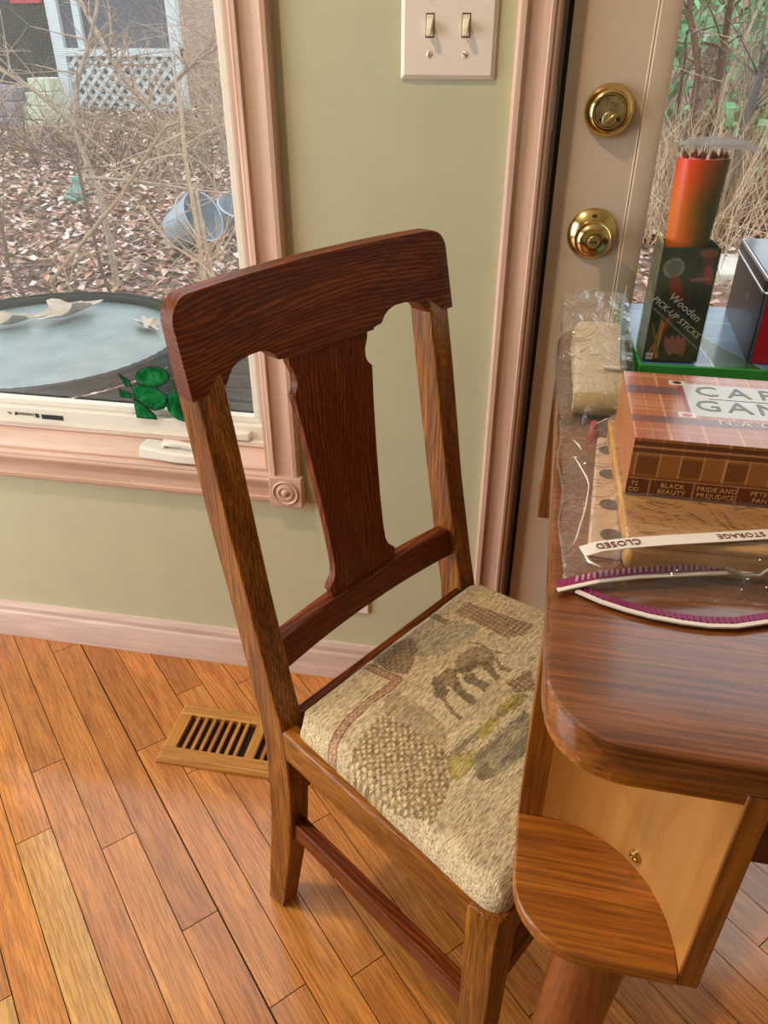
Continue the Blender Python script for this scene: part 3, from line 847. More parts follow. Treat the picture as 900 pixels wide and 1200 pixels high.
n_a = vnoise(U * 420, V * 60, 1)
n_b = vnoise(U * 60, V * 60, 2)
col *= (0.78 + 0.34 * n_a + 0.12 * n_b)[..., None]
def put(mask, c, pat=None, c2=None, amt=1.0):
    amt *= 0.82
    c = np.array(c)
    src = np.broadcast_to(c, col.shape).copy()
    if pat is not None:
        src = np.where(pat[..., None], np.array(c2), src)
    src = src * (0.85 + 0.3 * n_a)[..., None]
    col[mask] = col[mask] * (1 - amt) + src[mask] * amt
d45, e45 = (U + V) * q2, (U - V) * q2
put(in_poly(jx, jy, SP['blue']), c3(164, 156, 128), (vnoise(U * 300, V * 40, 8) > 0.5), c3(140, 138, 120), 0.8)
put(in_poly(jx, jy, SP['hatch']), c3(122, 98, 70), ((np.sin(d45 * 900) > 0.2) & (np.sin(e45 * 900) > 0.2)), c3(176, 148, 106), 0.95)
for p in RED:
    put(in_poly(jx, jy, p), c3(128, 96, 72), ((np.sin(U * 1000) + np.sin(V * 900 + 40 * U) > 0.4)), c3(184, 150, 112), 0.95)
cs = 0.0068
gu, gv = np.floor(d45 / cs), np.floor(e45 / cs)
spot = np.zeros(U.shape, bool)
for du_ in (-1, 0, 1):
    for dv_ in (-1, 0, 1):
        cu_ = (gu + du_ + 0.5 + 0.35 * (hashn(gu + du_, gv + dv_, 1) - 0.5)) * cs
        cv_ = (gv + dv_ + 0.5 + 0.35 * (hashn(gu + du_, gv + dv_, 2) - 0.5)) * cs
        spot |= np.hypot(d45 - cu_, (e45 - cv_) * 0.8) < 0.0021
leo = in_poly(jx, jy, SP['leopard'])
put(leo, c3(158, 130, 90), spot, c3(216, 192, 148), 0.95)
put(leo & ~spot & (vnoise(U * 330, V * 330, 5) > 0.58), c3(126, 100, 66), None, None, 0.8)
put(in_poly(jx, jy, SP['diamond']), c3(148, 126, 96), (((np.abs(((U * 95) % 1) - 0.5) + np.abs(((V * 95) % 1) - 0.5)) * 4) % 1 > 0.45), c3(194, 170, 128), 0.95)
put(in_poly(jx, jy, SP['gray']), c3(150, 136, 106), (vnoise(U * 200, V * 60, 6) > 0.56), c3(98, 92, 66), 0.9)
put(in_poly(jx, jy, SP['band']), c3(108, 100, 70), None, None, 0.85)
for p in YEL:
    put(in_poly(jx, jy, p), c3(196, 178, 84), (np.sin(U * 1500) * np.sin(V * 1500) > 0.3), c3(140, 128, 66), 0.95)
rl = seg_dist(U, V, SP['red_line'])
put((rl < 0.0055), c3(168, 112, 86), (np.sin(V * 900) * np.sin(U * 900) > 0.25), c3(206, 168, 130), 0.85)
put((rl > 0.004) & (rl < 0.0058), c3(132, 66, 50), None, None, 0.9)
EP = dict(head=[(0.1658,-0.03),(0.1671,-0.0249),(0.1753,-0.0253),(0.1869,-0.0302),(0.1943,-0.0348),(0.2013,-0.047),(0.1993,-0.0525),(0.189,-0.0508),(0.1773,-0.0426)],
 trunk=[(0.1976,-0.0504),(0.2005,-0.0459),(0.2139,-0.0519),(0.2336,-0.0586),(0.2345,-0.0629),(0.2135,-0.0594)],
 ear=[(0.1701,-0.0222),(0.1705,-0.0059),(0.1783,0.0011),(0.194,-0.0161),(0.1979,-0.0278),(0.1884,-0.0288),(0.1771,-0.0276)],
 body=[(0.1783,0.0011),(0.1694,0.0093),(0.167,0.03),(0.169,0.0489),(0.1777,0.059),(0.1913,0.0584),(0.2017,0.0509),(0.2107,0.0344),(0.2005,0.0272),(0.1969,0.0179),(0.1923,-0.0002),(0.1861,-0.0057)],
 belly=[(0.1831,0.0156),(0.1861,0.0327),(0.1947,0.0281),(0.1965,0.0115),(0.1877,-0.0043),(0.1798,0.0025)],
 leg1=[(0.1964,-0.0292),(0.1933,-0.0168),(0.199,-0.0193),(0.2117,-0.0228),(0.2288,-0.0258),(0.2306,-0.035),(0.2185,-0.0351)],
 leg2=[(0.1934,-0.0051),(0.1967,0.0078),(0.2106,0.0027),(0.2262,0.0053),(0.2291,-0.0109),(0.2158,-0.0079),(0.2033,-0.0115)],
 leg3=[(0.1931,0.0267),(0.1974,0.0387),(0.2157,0.0309),(0.2287,0.023),(0.2298,0.0124),(0.2129,0.0205)],
 leg4=[(0.1915,0.0544),(0.2017,0.0509),(0.2168,0.044),(0.2296,0.0435),(0.2314,0.0372),(0.2171,0.0362)])
spk = vnoise(U * 520, V * 260, 7) > 0.52
for nm, ca_, cb_, am in (('body', (160, 136, 98), (128, 106, 74), 0.9), ('belly', (104, 84, 58), (122, 100, 70), 0.9), ('leg4', (134, 112, 80), (110, 90, 62), 0.9), ('leg3', (122, 100, 70), (100, 80, 56), 0.95), ('leg2', (120, 98, 70), (98, 78, 56), 0.95), ('leg1', (112, 90, 62), (92, 74, 52), 0.95), ('ear', (158, 132, 96), (124, 100, 72), 0.95), ('head', (108, 86, 62), (88, 70, 50), 0.95), ('trunk', (124, 102, 74), (104, 84, 60), 0.9)):
    put(in_poly(jx, jy, EP[nm]), c3(*ca_), spk, c3(*cb_), am)
for ln_, wd_ in (([(0.1609,0.0526),(0.1729,0.0582),(0.1938,0.0585),(0.2117,0.0663)], 0.0011), ([(0.1701,-0.0222),(0.1705,-0.0059),(0.1783,0.0011),(0.194,-0.0161),(0.1979,-0.0278)], 0.0008)):
    put(seg_dist(jx, jy, ln_) < wd_, c3(92, 74, 52), None, None, 0.85)
front = np.clip((U - 0.30) / 0.05, 0, 1) * 0.0
P = np.stack([U, V, Zs], -1)
seat = grid_mesh('seat', P, col, 'tapestry', chair)
tag(seat, 'tan woven tapestry seat with an elephant')

# ================================================================== TABLE
TR = R(-1.2)
table = thing('corner_shelf_table', 'brown oak table with rounded corners and small open corner shelves', 'table', (0.034, -0.785, 0.0), TR)
TW, TD, TZ = 0.92, 0.735, 0.76
def rrect(x0, x1, y0, y1, r, n=9):
    out = []
    for cx_, cy_, a0 in ((x1 - r, y1 - r, 0), (x0 + r, y1 - r, 90), (x0 + r, y0 + r, 180), (x1 - r, y0 + r, 270)):
        for i in range(n):
            a = R(a0 + 90 * i / (n - 1))
            out.append((cx_ + r * math.cos(a), cy_ + r * math.sin(a)))
    return out
def slab(outer, zs):
    """stack of outlines: [(inset, z)]"""
    loops = []
    for ins, z in zs:
        loops.append([(x, y, z) for x, y in rrect(outer[0] + ins, outer[1] - ins, outer[2] + ins, outer[3] - ins, outer[4] - ins)])
    return MB().loft(loops)
slab((0, TW, 0, TD, 0.052), [(0.003, TZ - 0.027), (0.0, TZ - 0.024), (0.0, TZ - 0.0045), (0.0008, TZ - 0.002), (0.0025, TZ - 0.0005), (0.0050, TZ)]).build('tabletop', 'table_top_oak', table, world=False, smooth=30)
NW, ND, SZ = 0.131, 0.112, 0.540       # corner niche size, shelf top height
def niche(mx, my):
    """mx,my: mirror flags; local corner at 0,0"""
    def M(x, y):
        return (TW - x if mx else x, TD - y if my else y)
    nb = MB()
    top = []
    def corner_outline(r, ins, x1, y1):
        pts = [(ins, y1)]
        for i in range(9):
            a = R(180 + 90 * i / 8)
            pts.append((ins + r + r * math.cos(a), ins + r + r * math.sin(a)))
        pts.append((x1, ins))
        pts.append((x1, y1))
        return [M(*p) for p in pts]
    MB().prism(corner_outline(0.050, 0.0030, NW, ND), 'z', TZ - 0.0365, TZ - 0.027).build('niche_top', 'table_oak_x', table, world=False)
    sh = MB().prism(corner_outline(0.055, 0.0, NW - 0.013, ND), 'z', SZ - 0.013, SZ).build('niche_shelf', 'table_oak_x', table, world=False, bevel=0.0015)
    # end boards
    def pb(name, x0, x1, y0, y1, z0, z1, mat, bev=0.0012):
        a, b = M(x0, y0), M(x1, y1)
        return MB().box(min(a[0], b[0]), max(a[0], b[0]), min(a[1], b[1]), max(a[1], b[1]), z0, z1).build(name, mat, table, world=False, bevel=bev)
    pb('end_board', 0.0, NW, ND, ND + 0.016, SZ - 0.013, TZ - 0.027, 'table_oak_z')
    pb('end_board', NW - 0.013, NW + 0.002, 0.001, ND, SZ - 0.013, TZ - 0.027, 'table_oak_z')
    # bent plywood back: concave quarter sweep
    pts = []
    x0, y0, x1, y1 = 0.020, ND, NW - 0.0130, 0.003
    for i in range(15):
        a = R(90 * i / 14)
        pts.append((x0 + (x1 - x0) * math.sin(a) ** 0.92, y1 + (y0 - y1) * math.cos(a) ** 0.92))
    outer = [(p[0] + 0.004, p[1] + 0.004) for p in reversed(pts)]
    loop = [M(*p) for p in pts + outer]
    ply = MB().prism(loop, 'z', SZ, TZ - 0.0365).build('curved_back', 'birch_ply', table, world=False, smooth=30)
    if not mx and not my:
        a = R(46)
        px_, py_ = x0 + (x1 - x0) * math.sin(a) ** 0.92, y1 + (y0 - y1) * math.cos(a) ** 0.92
        nn = Vector((-1, -1, 0)).normalized()
        MB().lathe([(0.0055, -0.001), (0.0055, 0.0010), (0.0048, 0.0028), (0.0030, 0.0034), (0.0026, 0.0022), (0.0001, 0.0022)], (px_, py_, SZ + 0.013), nn, 24).build('brass_screw', 'brass', ply, world=False, smooth=40)
    # splayed round leg
    bx_, by_ = M(0.080, 0.068)
    fx_, fy_ = M(0.038, 0.028)
    path, rad = [], []
    for z, r_ in ((SZ - 0.013, 0.0310), (0.45, 0.0300), (0.3, 0.0275), (0.15, 0.0245), (0.03, 0.0215), (0.0, 0.0205)):
        t = 1 - z / (SZ - 0.013)
        path.append((bx_ + (fx_ - bx_) * t, by_ + (fy_ - by_) * t, z))
        rad.append(r_)
    lp = MB()
    loops = []
    for (x, y, z), r_ in zip(path, rad):
        loops.append([(x + r_ * math.cos(2 * PI * j / 28), y + r_ * math.sin(2 * PI * j / 28), z) for j in range(28)])
    lp.loft(loops).build('leg', 'leg_oak', table, world=False, smooth=35)
for mx in (0, 1):
    for my in (0, 1):
        niche(mx, my)
# aprons between the corner shelves
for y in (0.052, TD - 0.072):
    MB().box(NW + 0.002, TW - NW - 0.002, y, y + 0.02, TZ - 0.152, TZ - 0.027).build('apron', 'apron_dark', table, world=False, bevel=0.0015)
for x in (0.06, TW - 0.08):
    MB().box(x, x + 0.02, ND + 0.016, TD - ND - 0.016, TZ - 0.152, TZ - 0.027).build('apron', 'table_oak_y', table, world=False, bevel=0.0015)

# ================================================================== THINGS ON THE TABLE
# ---- wooden game box in the zip bag, holed board beside it
box = thing('wooden_game_box', 'light wooden box inside the zip bag under the plaid box', 'box', (0.0905, -0.616, 0.7605), R(0.3))
MB().box(0.0, 0.235, 0.0, 0.205, 0.0, 0.022).build('body', 'maple_box', box, world=False, bevel=0.005)
MB().box(-0.001, 0.236, -0.001, 0.206, 0.0223, 0.0290).build('lid', 'maple_box', box, world=False, bevel=0.0025)
MB().tube([(0.070, -0.003, 0.014), (0.082, -0.009, 0.012), (0.092, -0.010, 0.014), (0.100, -0.006, 0.020)], 0.0017, 8).build('clasp', 'steel', box, world=False, smooth=40)
hb = thing('holed_game_board', 'pale wooden board with round holes lying left of the wooden box', 'game board', (0.072, -0.515, 0.7605), R(-6))
pl = MB()
pl.prism([(0.0025, -0.088), (0.0270, -0.088), (0.0130, 0.100), (-0.001, 0.100)], 'z', 0.0, 0.012)
pl.build('board', 'pale_board', hb, world=False, bevel=0.002)
plain('hole_shade', lin(96, 82, 66), 0.8)  # flat dark discs paint the shade inside the board's holes
for hy in (-0.072, -0.026, 0.026, 0.072):
    MB().lathe([(0.0085, 0.0100), (0.0085, 0.0124), (0.0001, 0.0124)], (0.0185 - 0.06 * (hy + 0.072), hy, 0), (0, 0, 1), 24).build('peg_hole_shade', 'hole_shade', hb, world=False)
plain('red_plastic', lin(190, 44, 60), 0.35)
one = MB().lathe([(0.0001, 0), (0.005, 0.0), (0.0055, 0.003), (0.0035, 0.008), (0.0045, 0.012), (0.003, 0.016), (0.0001, 0.0165)], (0.079, -0.392, 0.7605), (0, 0, 1), 20).build('game_pawn', 'red_plastic', smooth=40)
tag(one, 'small red game piece inside the zip bag near its far edge', 'game piece')

# ---- zip storage bag
bag = thing('zip_storage_bag', 'clear zip bag with purple ridged zipper reading closed', 'plastic bag', (0.15, -0.52, 0.7605))
plain('bag_white', lin(236, 226, 216), 0.45)
plain('zip_purple', lin(140, 34, 92), 0.35, noise=0.15, nscale=300)
plain('zip_purple_light', lin(200, 150, 172), 0.3)
plain('ink_brown', lin(110, 30, 40), 0.5)
# film: a draped sheet over the box and board
gx = np.linspace(0.047, 0.345, 76)
gy = np.linspace(-0.655, -0.365, 74)
GXm, GYm = np.meshgrid(gx, gy)
def box_h(x, y):
    # height of what lies under the film
    dx = np.clip((x - 0.064) / 0.018, 0, 1)
    dyn = np.clip((y + 0.648) / 0.032, 0, 1)
    dyf = np.clip((-0.372 - y) / 0.030, 0, 1)
    low = 0.015 * np.minimum(np.minimum(np.clip((x - 0.048) / 0.02, 0, 1), dyn), dyf)
    bx2 = np.clip((x - 0.080) / 0.012, 0, 1)
    byn = np.clip((y + 0.640) / 0.022, 0, 1)
    byf = np.clip((-0.385 - y) / 0.02, 0, 1)
    return np.maximum(low, 0.0305 * np.minimum(np.minimum(bx2, byn), byf))
Zf = 0.7622 + box_h(GXm, GYm) + 0.004 * (vnoise(GXm * 60, GYm * 50, 11) - 0.35) * (1 - np.clip((GXm - 0.085) / 0.01, 0, 1))
Zf = np.maximum(Zf, 0.7615)
edge = 0.004 * (vnoise(GYm * 30, GYm * 0 + 3, 2) - 0.5)
Pf = np.stack([GXm + edge * (1 - np.clip((GXm - 0.05) / 0.02, 0, 1)), GYm + 0.085 * (GXm - 0.047) * np.clip((-0.60 - GYm) / 0.055, 0, 1), Zf], -1) - np.array([0.15, -0.52, 0.7605])
fm = grid_mesh('film', Pf, np.ones(Pf.shape), 'clear_film', bag)
# left folded rim of the film: a soft welded seam
MB().tube([(0.0465 + 0.0022 * math.sin(i * 1.3), -0.650 + i * 0.0235, 0.7628 + 0.0015 * math.sin(i * 2.1 + 1)) for i in range(13)], 0.0011, 6).build('side_seam', 'clear_film', bag, smooth=60)
# white printed band (turned away from the viewer, lettering upside down)
def strip(name, path, wdt, th, mat, par, up=(0, 0, 1)):
    loops = []
    P_ = [Vector(p) for p in path]
    for i, p in enumerate(P_):
        t = (P_[min(i + 1, len(P_) - 1)] - P_[max(i - 1, 0)]).normalized()
        n_ = Vector(up).cross(t).normalized()
        u_ = t.cross(n_)
        loops.append([p - n_ * wdt / 2, p + n_ * wdt / 2, p + n_ * wdt / 2 + u_ * th, p - n_ * wdt / 2 + u_ * th])
    return MB().loft(loops).build(name, mat, par, smooth=30)
bp = [(0.0570, -0.6405, 0.7895), (0.0680, -0.6367, 0.7925), (0.0850, -0.6310, 0.7935), (0.1150, -0.6212, 0.7935), (0.1519, -0.6105, 0.7935), (0.1888, -0.5996, 0.7935), (0.2400, -0.5860, 0.7935), (0.3200, -0.5700, 0.7935)]
band = strip('white_band', bp, 0.0120, 0.0006, 'bag_white', bag)
base_b = Vector((0.15, -0.52, 0.7605))
def on_band(x, y, z):
    return tuple(Vector((x, y, z)) - base_b)
text('band_lettering', 'CLOSED', 0.0088, 'ink_brown', band, on_band(0.0815, -0.6322, 0.7944), (-1, -0.35, -0.04), (0.35, -1, 0.0), space=1.05, depth=0.0002)
text('band_lettering', 'STORAGE', 0.0078, 'ink_brown', band, on_band(0.1690, -0.6054, 0.7944), (-1, -0.29, 0.0), (0.29, -1, 0.0), space=1.05, depth=0.0002)
plain('fold_glint', lin(238, 234, 228), 0.25, coat=0.5)  # opaque white tubes paint the glints along the bag's folds
MB().tube([(0.0570, -0.469, 0.7765), (0.0610, -0.485, 0.7775), (0.0670, -0.512, 0.7785), (0.0680, -0.525, 0.7785), (0.0640, -0.560, 0.7780), (0.0560, -0.602, 0.7760), (0.0530, -0.612, 0.7755)], [0.0002, 0.0007, 0.0008, 0.0006, 0.0007, 0.0007, 0.0002], 6).build('crease_glint', 'fold_glint', bag, smooth=60)
MB().tube([(0.0575, -0.436, 0.7765), (0.0620, -0.447, 0.7770), (0.0640, -0.456, 0.7770)], [0.0003, 0.0009, 0.0003], 6).build('crease_glint', 'fold_glint', bag, smooth=60)
MB().tube([(0.0600, -0.622, 0.7770), (0.0640, -0.632, 0.7760), (0.0720, -0.636, 0.7755)], [0.0003, 0.0012, 0.0003], 6).build('crease_glint', 'fold_glint', bag, smooth=60)
MB().tube([(0.0780, -0.400, 0.7770), (0.0900, -0.386, 0.7775), (0.1010, -0.379, 0.7770)], [0.0003, 0.0008, 0.0003], 6).build('crease_glint', 'fold_glint', bag, smooth=60)
# zipper: purple ridged track with its white lip, second lip hanging open
z1 = [(0.0430, -0.6530, 0.7640), (0.0560, -0.6480, 0.7660), (0.0720, -0.6420, 0.7680), (0.1000, -0.6330, 0.7690), (0.1330, -0.6240, 0.7690), (0.1650, -0.6160, 0.7690), (0.1960, -0.6080, 0.7690), (0.2600, -0.6000, 0.7690), (0.3300, -0.5950, 0.7690)]
zt = strip('zipper_track', [(x, y + 0.0038, z) for x, y, z in z1], 0.0080, 0.0016, 'zip_purple', bag)
strip('zipper_lip', [(x, y - 0.0020, z) for x, y, z in z1], 0.0040, 0.0012, 'bag_white', bag)
for i in range(66):
    t = i / 66.0
    x = 0.0560 + t * (0.3250 - 0.0560)
    y = interp(x, [(p[0], p[1]) for p in z1]) + 0.0048
    z = interp(x, [(p[0], p[2]) for p in z1])
    MB().tube([(x, y - 0.0030, z + 0.0012), (x + 0.0004, y, z + 0.0032), (x + 0.0008, y + 0.0034, z + 0.0012)], 0.0011, 5).build('zipper_tooth', 'zip_purple_light', zt, smooth=60)
z2 = [(0.0560, -0.6510, 0.7630), (0.0720, -0.6600, 0.7630), (0.0880, -0.6660, 0.7630), (0.1050, -0.6705, 0.7630), (0.1250, -0.6730, 0.7630), (0.1420, -0.6735, 0.7630), (0.1600, -0.6710, 0.7632), (0.1830, -0.6620, 0.7635), (0.2100, -0.6480, 0.7640), (0.2500, -0.6300, 0.7645)]
zs_ = strip('zipper_track', [(x, y + 0.0040, z) for x, y, z in z2], 0.0075, 0.0012, 'zip_purple', bag)
strip('zipper_lip', [(x, y - 0.0012, z) for x, y, z in z2], 0.0034, 0.0014, 'bag_white', bag)
for i in range(46):
    x = 0.062 + i * 0.0040
    y = interp(x, [(p[0], p[1]) for p in z2]) + 0.0044
    MB().box(x - 0.0006, x + 0.0006, y - 0.0030, y + 0.0028, 0.7640, 0.7652).build('zipper_tooth', 'zip_purple', zs_)

# ---- plaid boxed book
book = thing('card_games_box', 'plaid patterned box titled CARD GAMES lying on the wooden box', 'game box', (0.0925, -0.5535, 0.7905), R(-0.8))
BW, BD, BH = 0.250, 0.137, 0.0495
plain('box_card', lin(120, 62, 30), 0.45)
MB().box(0.0008, BW - 0.0008, 0.0008, BD - 0.0008, 0.0, BH - 0.0008).build('core', 'box_card', book, world=False)
BROWN, RUST, CREAM, NAVY, MAR = c3(142, 74, 30), c3(168, 92, 66), c3(206, 160, 118), c3(96, 78, 86), c3(84, 24, 20)
def plaid(A, B):
    x, y = A * BW, B * BD
    c = np.empty(A.shape + (3,))
    c[:] = c3(178, 108, 82)
    for per, wdt, k_, m in ((0.026, 0.009, RUST, 0.55), (0.026, 0.0012, CREAM, 0.8), (0.013, 0.0008, CREAM, 0.4)):
        mm = (x % per) < wdt
        c[mm] = c[mm] * (1 - m) + k_ * m
    for y0, y1, k_, m in ((0.030, 0.043, NAVY, 0.75), (0.030, 0.032, BROWN, 0.5), (0.088, 0.106, NAVY, 0.8), (0.125, 0.132, CREAM, 0.4), (0.055, 0.057, CREAM, 0.6), (0.078, 0.0795, CREAM, 0.6), (0.016, 0.018, CREAM, 0.5), (0.060, 0.074, CREAM, 0.25)):
        mm = (y > y0) & (y < y1)
        c[mm] = c[mm] * (1 - m) + k_ * m
    c *= (0.92 + 0.16 * vnoise(x * 900, y * 60, 2))[..., None]
    # title plate with corner emblems
    lx0, lx1, ly0, ly1 = 0.044, BW - 0.044, 0.050, 0.117
    bd = (x > lx0) & (x < lx1) & (y > ly0) & (y < ly1)
    c[bd] = c3(150, 54, 70)
    ib = (x > lx0 + 0.004) & (x < lx1 - 0.004) & (y > ly0) & (y < ly1)
    c[ib] = c3(198, 196, 192)
    for ex, ey, kk in ((lx0, ly1, 0), (lx0, ly0, 1), (lx1, ly1, 1), (lx1, ly0, 0)):
        mm = (np.abs(x - ex) < 0.0065) & (np.abs(y - ey) < 0.0050)
        c[mm] = c3(222, 214, 208)
        h = ((x - ex) / 0.0042) ** 2 + ((y - ey - 0.0008 * (1 - 2 * kk)) / 0.0032) ** 2 < 1
        c[h] = c3(34, 30, 36) if kk == 0 else c3(186, 48, 72)
    return c
printed_panel('cover_print', book, (0, 0, BH), (1, 0, 0), (0, 1, 0), BW, BD, 260, 170, plaid, 'print_gloss')
plain('title_gray', lin(110, 122, 126), 0.4)
plain('title_white', lin(228, 224, 232), 0.4)
plain('gilt', lin(206, 150, 96), 0.4)
text('title', 'CARD', 0.0290, 'title_gray', book, (BW / 2 - 0.021, 0.1010, BH + 0.0002), (1, 0, 0), (0, 1, 0), space=1.4)
text('title', 'GAMES', 0.0300, 'title_gray', book, (BW / 2 - 0.020, 0.0700, BH + 0.0002), (1, 0, 0), (0, 1, 0), space=1.2)
MB().box(0.066, BW - 0.05, 0.0855, 0.0861, BH, BH + 0.0003).build('title_rule', 'title_gray', book, world=False)
text('title', 'BY', 0.0055, 'title_gray', book, (BW / 2, 0.0530, BH + 0.0002), (1, 0, 0), (0, 1, 0))
text('author', 'N.A.C. B', 0.0130, 'title_white', book, (0.066, 0.0390, BH + 0.0002), (1, 0, 0), (0, 1, 0), align='LEFT', space=1.25)
def spines(A, B):
    x, z = A * BW, B * BH
    c = np.empty(A.shape + (3,))
    c[:] = c3(150, 92, 34)
    per = 0.0325
    ph = (x + 0.006) % per
    dk = (ph > 0.010) & (ph < 0.027)
    c[dk & (z > 0.019) & (z < 0.034)] = c3(118, 66, 22)
    for s0, s1 in ((0.0095, 0.0105), (0.0265, 0.0275)):
        mm = (ph > s0) & (ph < s1)
        c[mm] = c3(196, 142, 90)
    for a0, a1, kc_ in ((0.0, 0.0145, MAR), (0.0145, 0.0155, c3(196, 140, 90)), (0.0155, 0.0178, c3(120, 66, 30)), (0.0360, 0.0370, c3(196, 140, 90)), (0.0375, 0.0415, c3(92, 42, 20)), (0.0415, 0.0425, c3(190, 130, 84)), (0.0432, 0.0470, c3(84, 30, 16))):
        mm = (z >= a0) & (z < a1)
        c[mm] = c[mm] * 0.15 + kc_ * 0.85
    dv = (((x + 0.0155) % per) < 0.0010) & (z < 0.0145)
    c[dv] = c3(190, 134, 88)
    return c * (0.94 + 0.12 * vnoise(x * 400, z * 400, 3))[..., None]
printed_panel('spine_print', book, (0, 0, 0), (1, 0, 0), (0, 0, 1), BW, BH, 260, 70, spines)
def sidep(A, B):
    x, z = A * BD, B * BH
    c = np.empty(A.shape + (3,))
    c[:] = c3(150, 84, 44)
    st = (np.sin((x * 1.0 - z * 0.35) * 900) > 0.1)
    c[st] = c3(196, 128, 84)
    return c
printed_panel('side_print', book, (0, BD, 0), (0, -1, 0), (0, 0, 1), BD, BH, 120, 30, sidep)
for i, tx_ in enumerate((('LITTLE\nWOMEN', 0.008), ('BLACK\nBEAUTY', 0.0345), ('PRIDE AND\nPREJUDICE', 0.0672), ('PETER\nPAN', 0.0995), ('TREASURE\nISLAND', 0.1320), ('ROBIN\nHOOD', 0.1640))):
    if i == 0:
        text('spine_lettering', 'TS\nOD', 0.0052, 'gilt', book, (tx_[1] - 0.002, -0.0002, 0.0075), (1, 0, 0), (0, 0, 1), depth=0.00015)
    elif i < 4:
        text('spine_lettering', tx_[0], 0.0056, 'gilt', book, (tx_[1], -0.0002, 0.0075), (1, 0, 0), (0, 0, 1), depth=0.00015, space=1.05)

# ---- clear bag with folded cream cloth
cb = thing('cloth_bag', 'clear plastic bag holding a folded cream cloth at the far left table corner', 'plastic bag', (0.086, -0.27, 0.7605))
plain('cream_cloth', lin(214, 194, 164), 0.9, noise=0.06, nscale=220, bump=0.3, bdist=0.0006)
plain('tan_cloth', lin(182, 152, 92), 0.85, noise=0.06, nscale=200, bump=0.3, bdist=0.0006)
def soft_box(name, x0, x1, y0, y1, zb, ztf, mat, par, n=16, wob=0.001, seed=0, open_top=False):
    """pillowy folded stack; ztf(y) gives its top height"""
    loops = []
    m = 20
    for i in range(m + 1):
        t = i / m
        y = y0 + (y1 - y0) * t
        endr = min(1.0, math.sqrt(max(0, 1 - (1 - min(1, min(t, 1 - t) / 0.08)) ** 2)) + 0.02)
        h = zb + (ztf(y) - zb) * (0.25 + 0.75 * endr)
        ring = []
        for j in range(n):
            a = 2 * PI * j / n
            sx = math.copysign(abs(math.cos(a)) ** 0.35, math.cos(a))
            sz = math.copysign(abs(math.sin(a)) ** 0.45, math.sin(a))
            wx = wob * (float(vnoise(np.array(i * 0.7 + seed), np.array(j * 0.9))) - 0.5) * 2
            ring.append(((x0 + x1) / 2 + sx * (x1 - x0) / 2 + wx, y, (zb + h) / 2 + sz * (h - zb) / 2 + wx))
        loops.append(ring)
    return MB().loft(loops).build(name, mat, par, smooth=50)
soft_box('cloth', 0.060, 0.117, -0.335, -0.185, 0.7615, lambda y: 0.781 + 0.036 * (y + 0.335) / 0.15, 'cream_cloth', cb)
MB().tube([(0.060, -0.343, 0.7735), (0.085, -0.344, 0.7745), (0.117, -0.341, 0.7735)], [0.0105, 0.0120, 0.0105], 16).build('cloth_roll', 'tan_cloth', cb, smooth=50)
MB().box(0.090, 0.112, -0.294, -0.2880, 0.7945, 0.7960).build('paper_label', 'bag_white', cb)
wv_ = MB()
fl = [(0.0505, 0.122, -0.366, 0.7612), (0.0490, 0.1225, -0.362, 0.778), (0.0470, 0.122, -0.345, 0.789), (0.0450, 0.121, -0.290, 0.802), (0.0430, 0.120, -0.225, 0.822), (0.0425, 0.118, -0.190, 0.838), (0.0430, 0.116, -0.170, 0.842)]
loops = []
for x0, x1, y, h in fl:
    loops.append([(x0, y, 0.7612), (x0 - 0.001, y, 0.7612 + (h - 0.7612) * 0.5), (x0 + 0.002, y, h - 0.001), (x0 + 0.012, y, h), ((x0 + x1) / 2, y - 0.002, h + 0.0015), (x1 - 0.010, y, h), (x1, y, h - 0.002), (x1 + 0.001, y, 0.7612 + (h - 0.7612) * 0.5), (x1, y, 0.7612)])
wv_.loft(loops, cap=True)
wv_.build('bag_film', 'clear_film', cb, smooth=35)
fp = MB()
pk = [(0.1040, -0.300, 0.8060), (0.1060, -0.255, 0.818), (0.1080, -0.215, 0.834), (0.1140, -0.175, 0.852)]
qk = [(0.1235, -0.306, 0.7625), (0.1245, -0.262, 0.7625), (0.1245, -0.222, 0.7625), (0.1220, -0.178, 0.790)]
fp.loft([[p, ((p[0] + q[0]) / 2 - 0.002, (p[1] + q[1]) / 2, (p[2] + q[2]) / 2 + 0.001), q, (q[0] + 0.0004, q[1], q[2] + 0.0002), ((p[0] + q[0]) / 2 - 0.0016, (p[1] + q[1]) / 2, (p[2] + q[2]) / 2 + 0.0016), (p[0] + 0.0004, p[1], p[2] + 0.0003)] for p, q in zip(pk, qk)])
clear('crinkled_film', (0.80, 0.84, 0.88), 0.12, 2.2, 0.45, (0.95, 0.97, 1.0, 1), 0.9, 60)  # pale blue haze paints backlight and sky sheen into the film
fp.build('bag_flap', 'crinkled_film', cb, smooth=40)

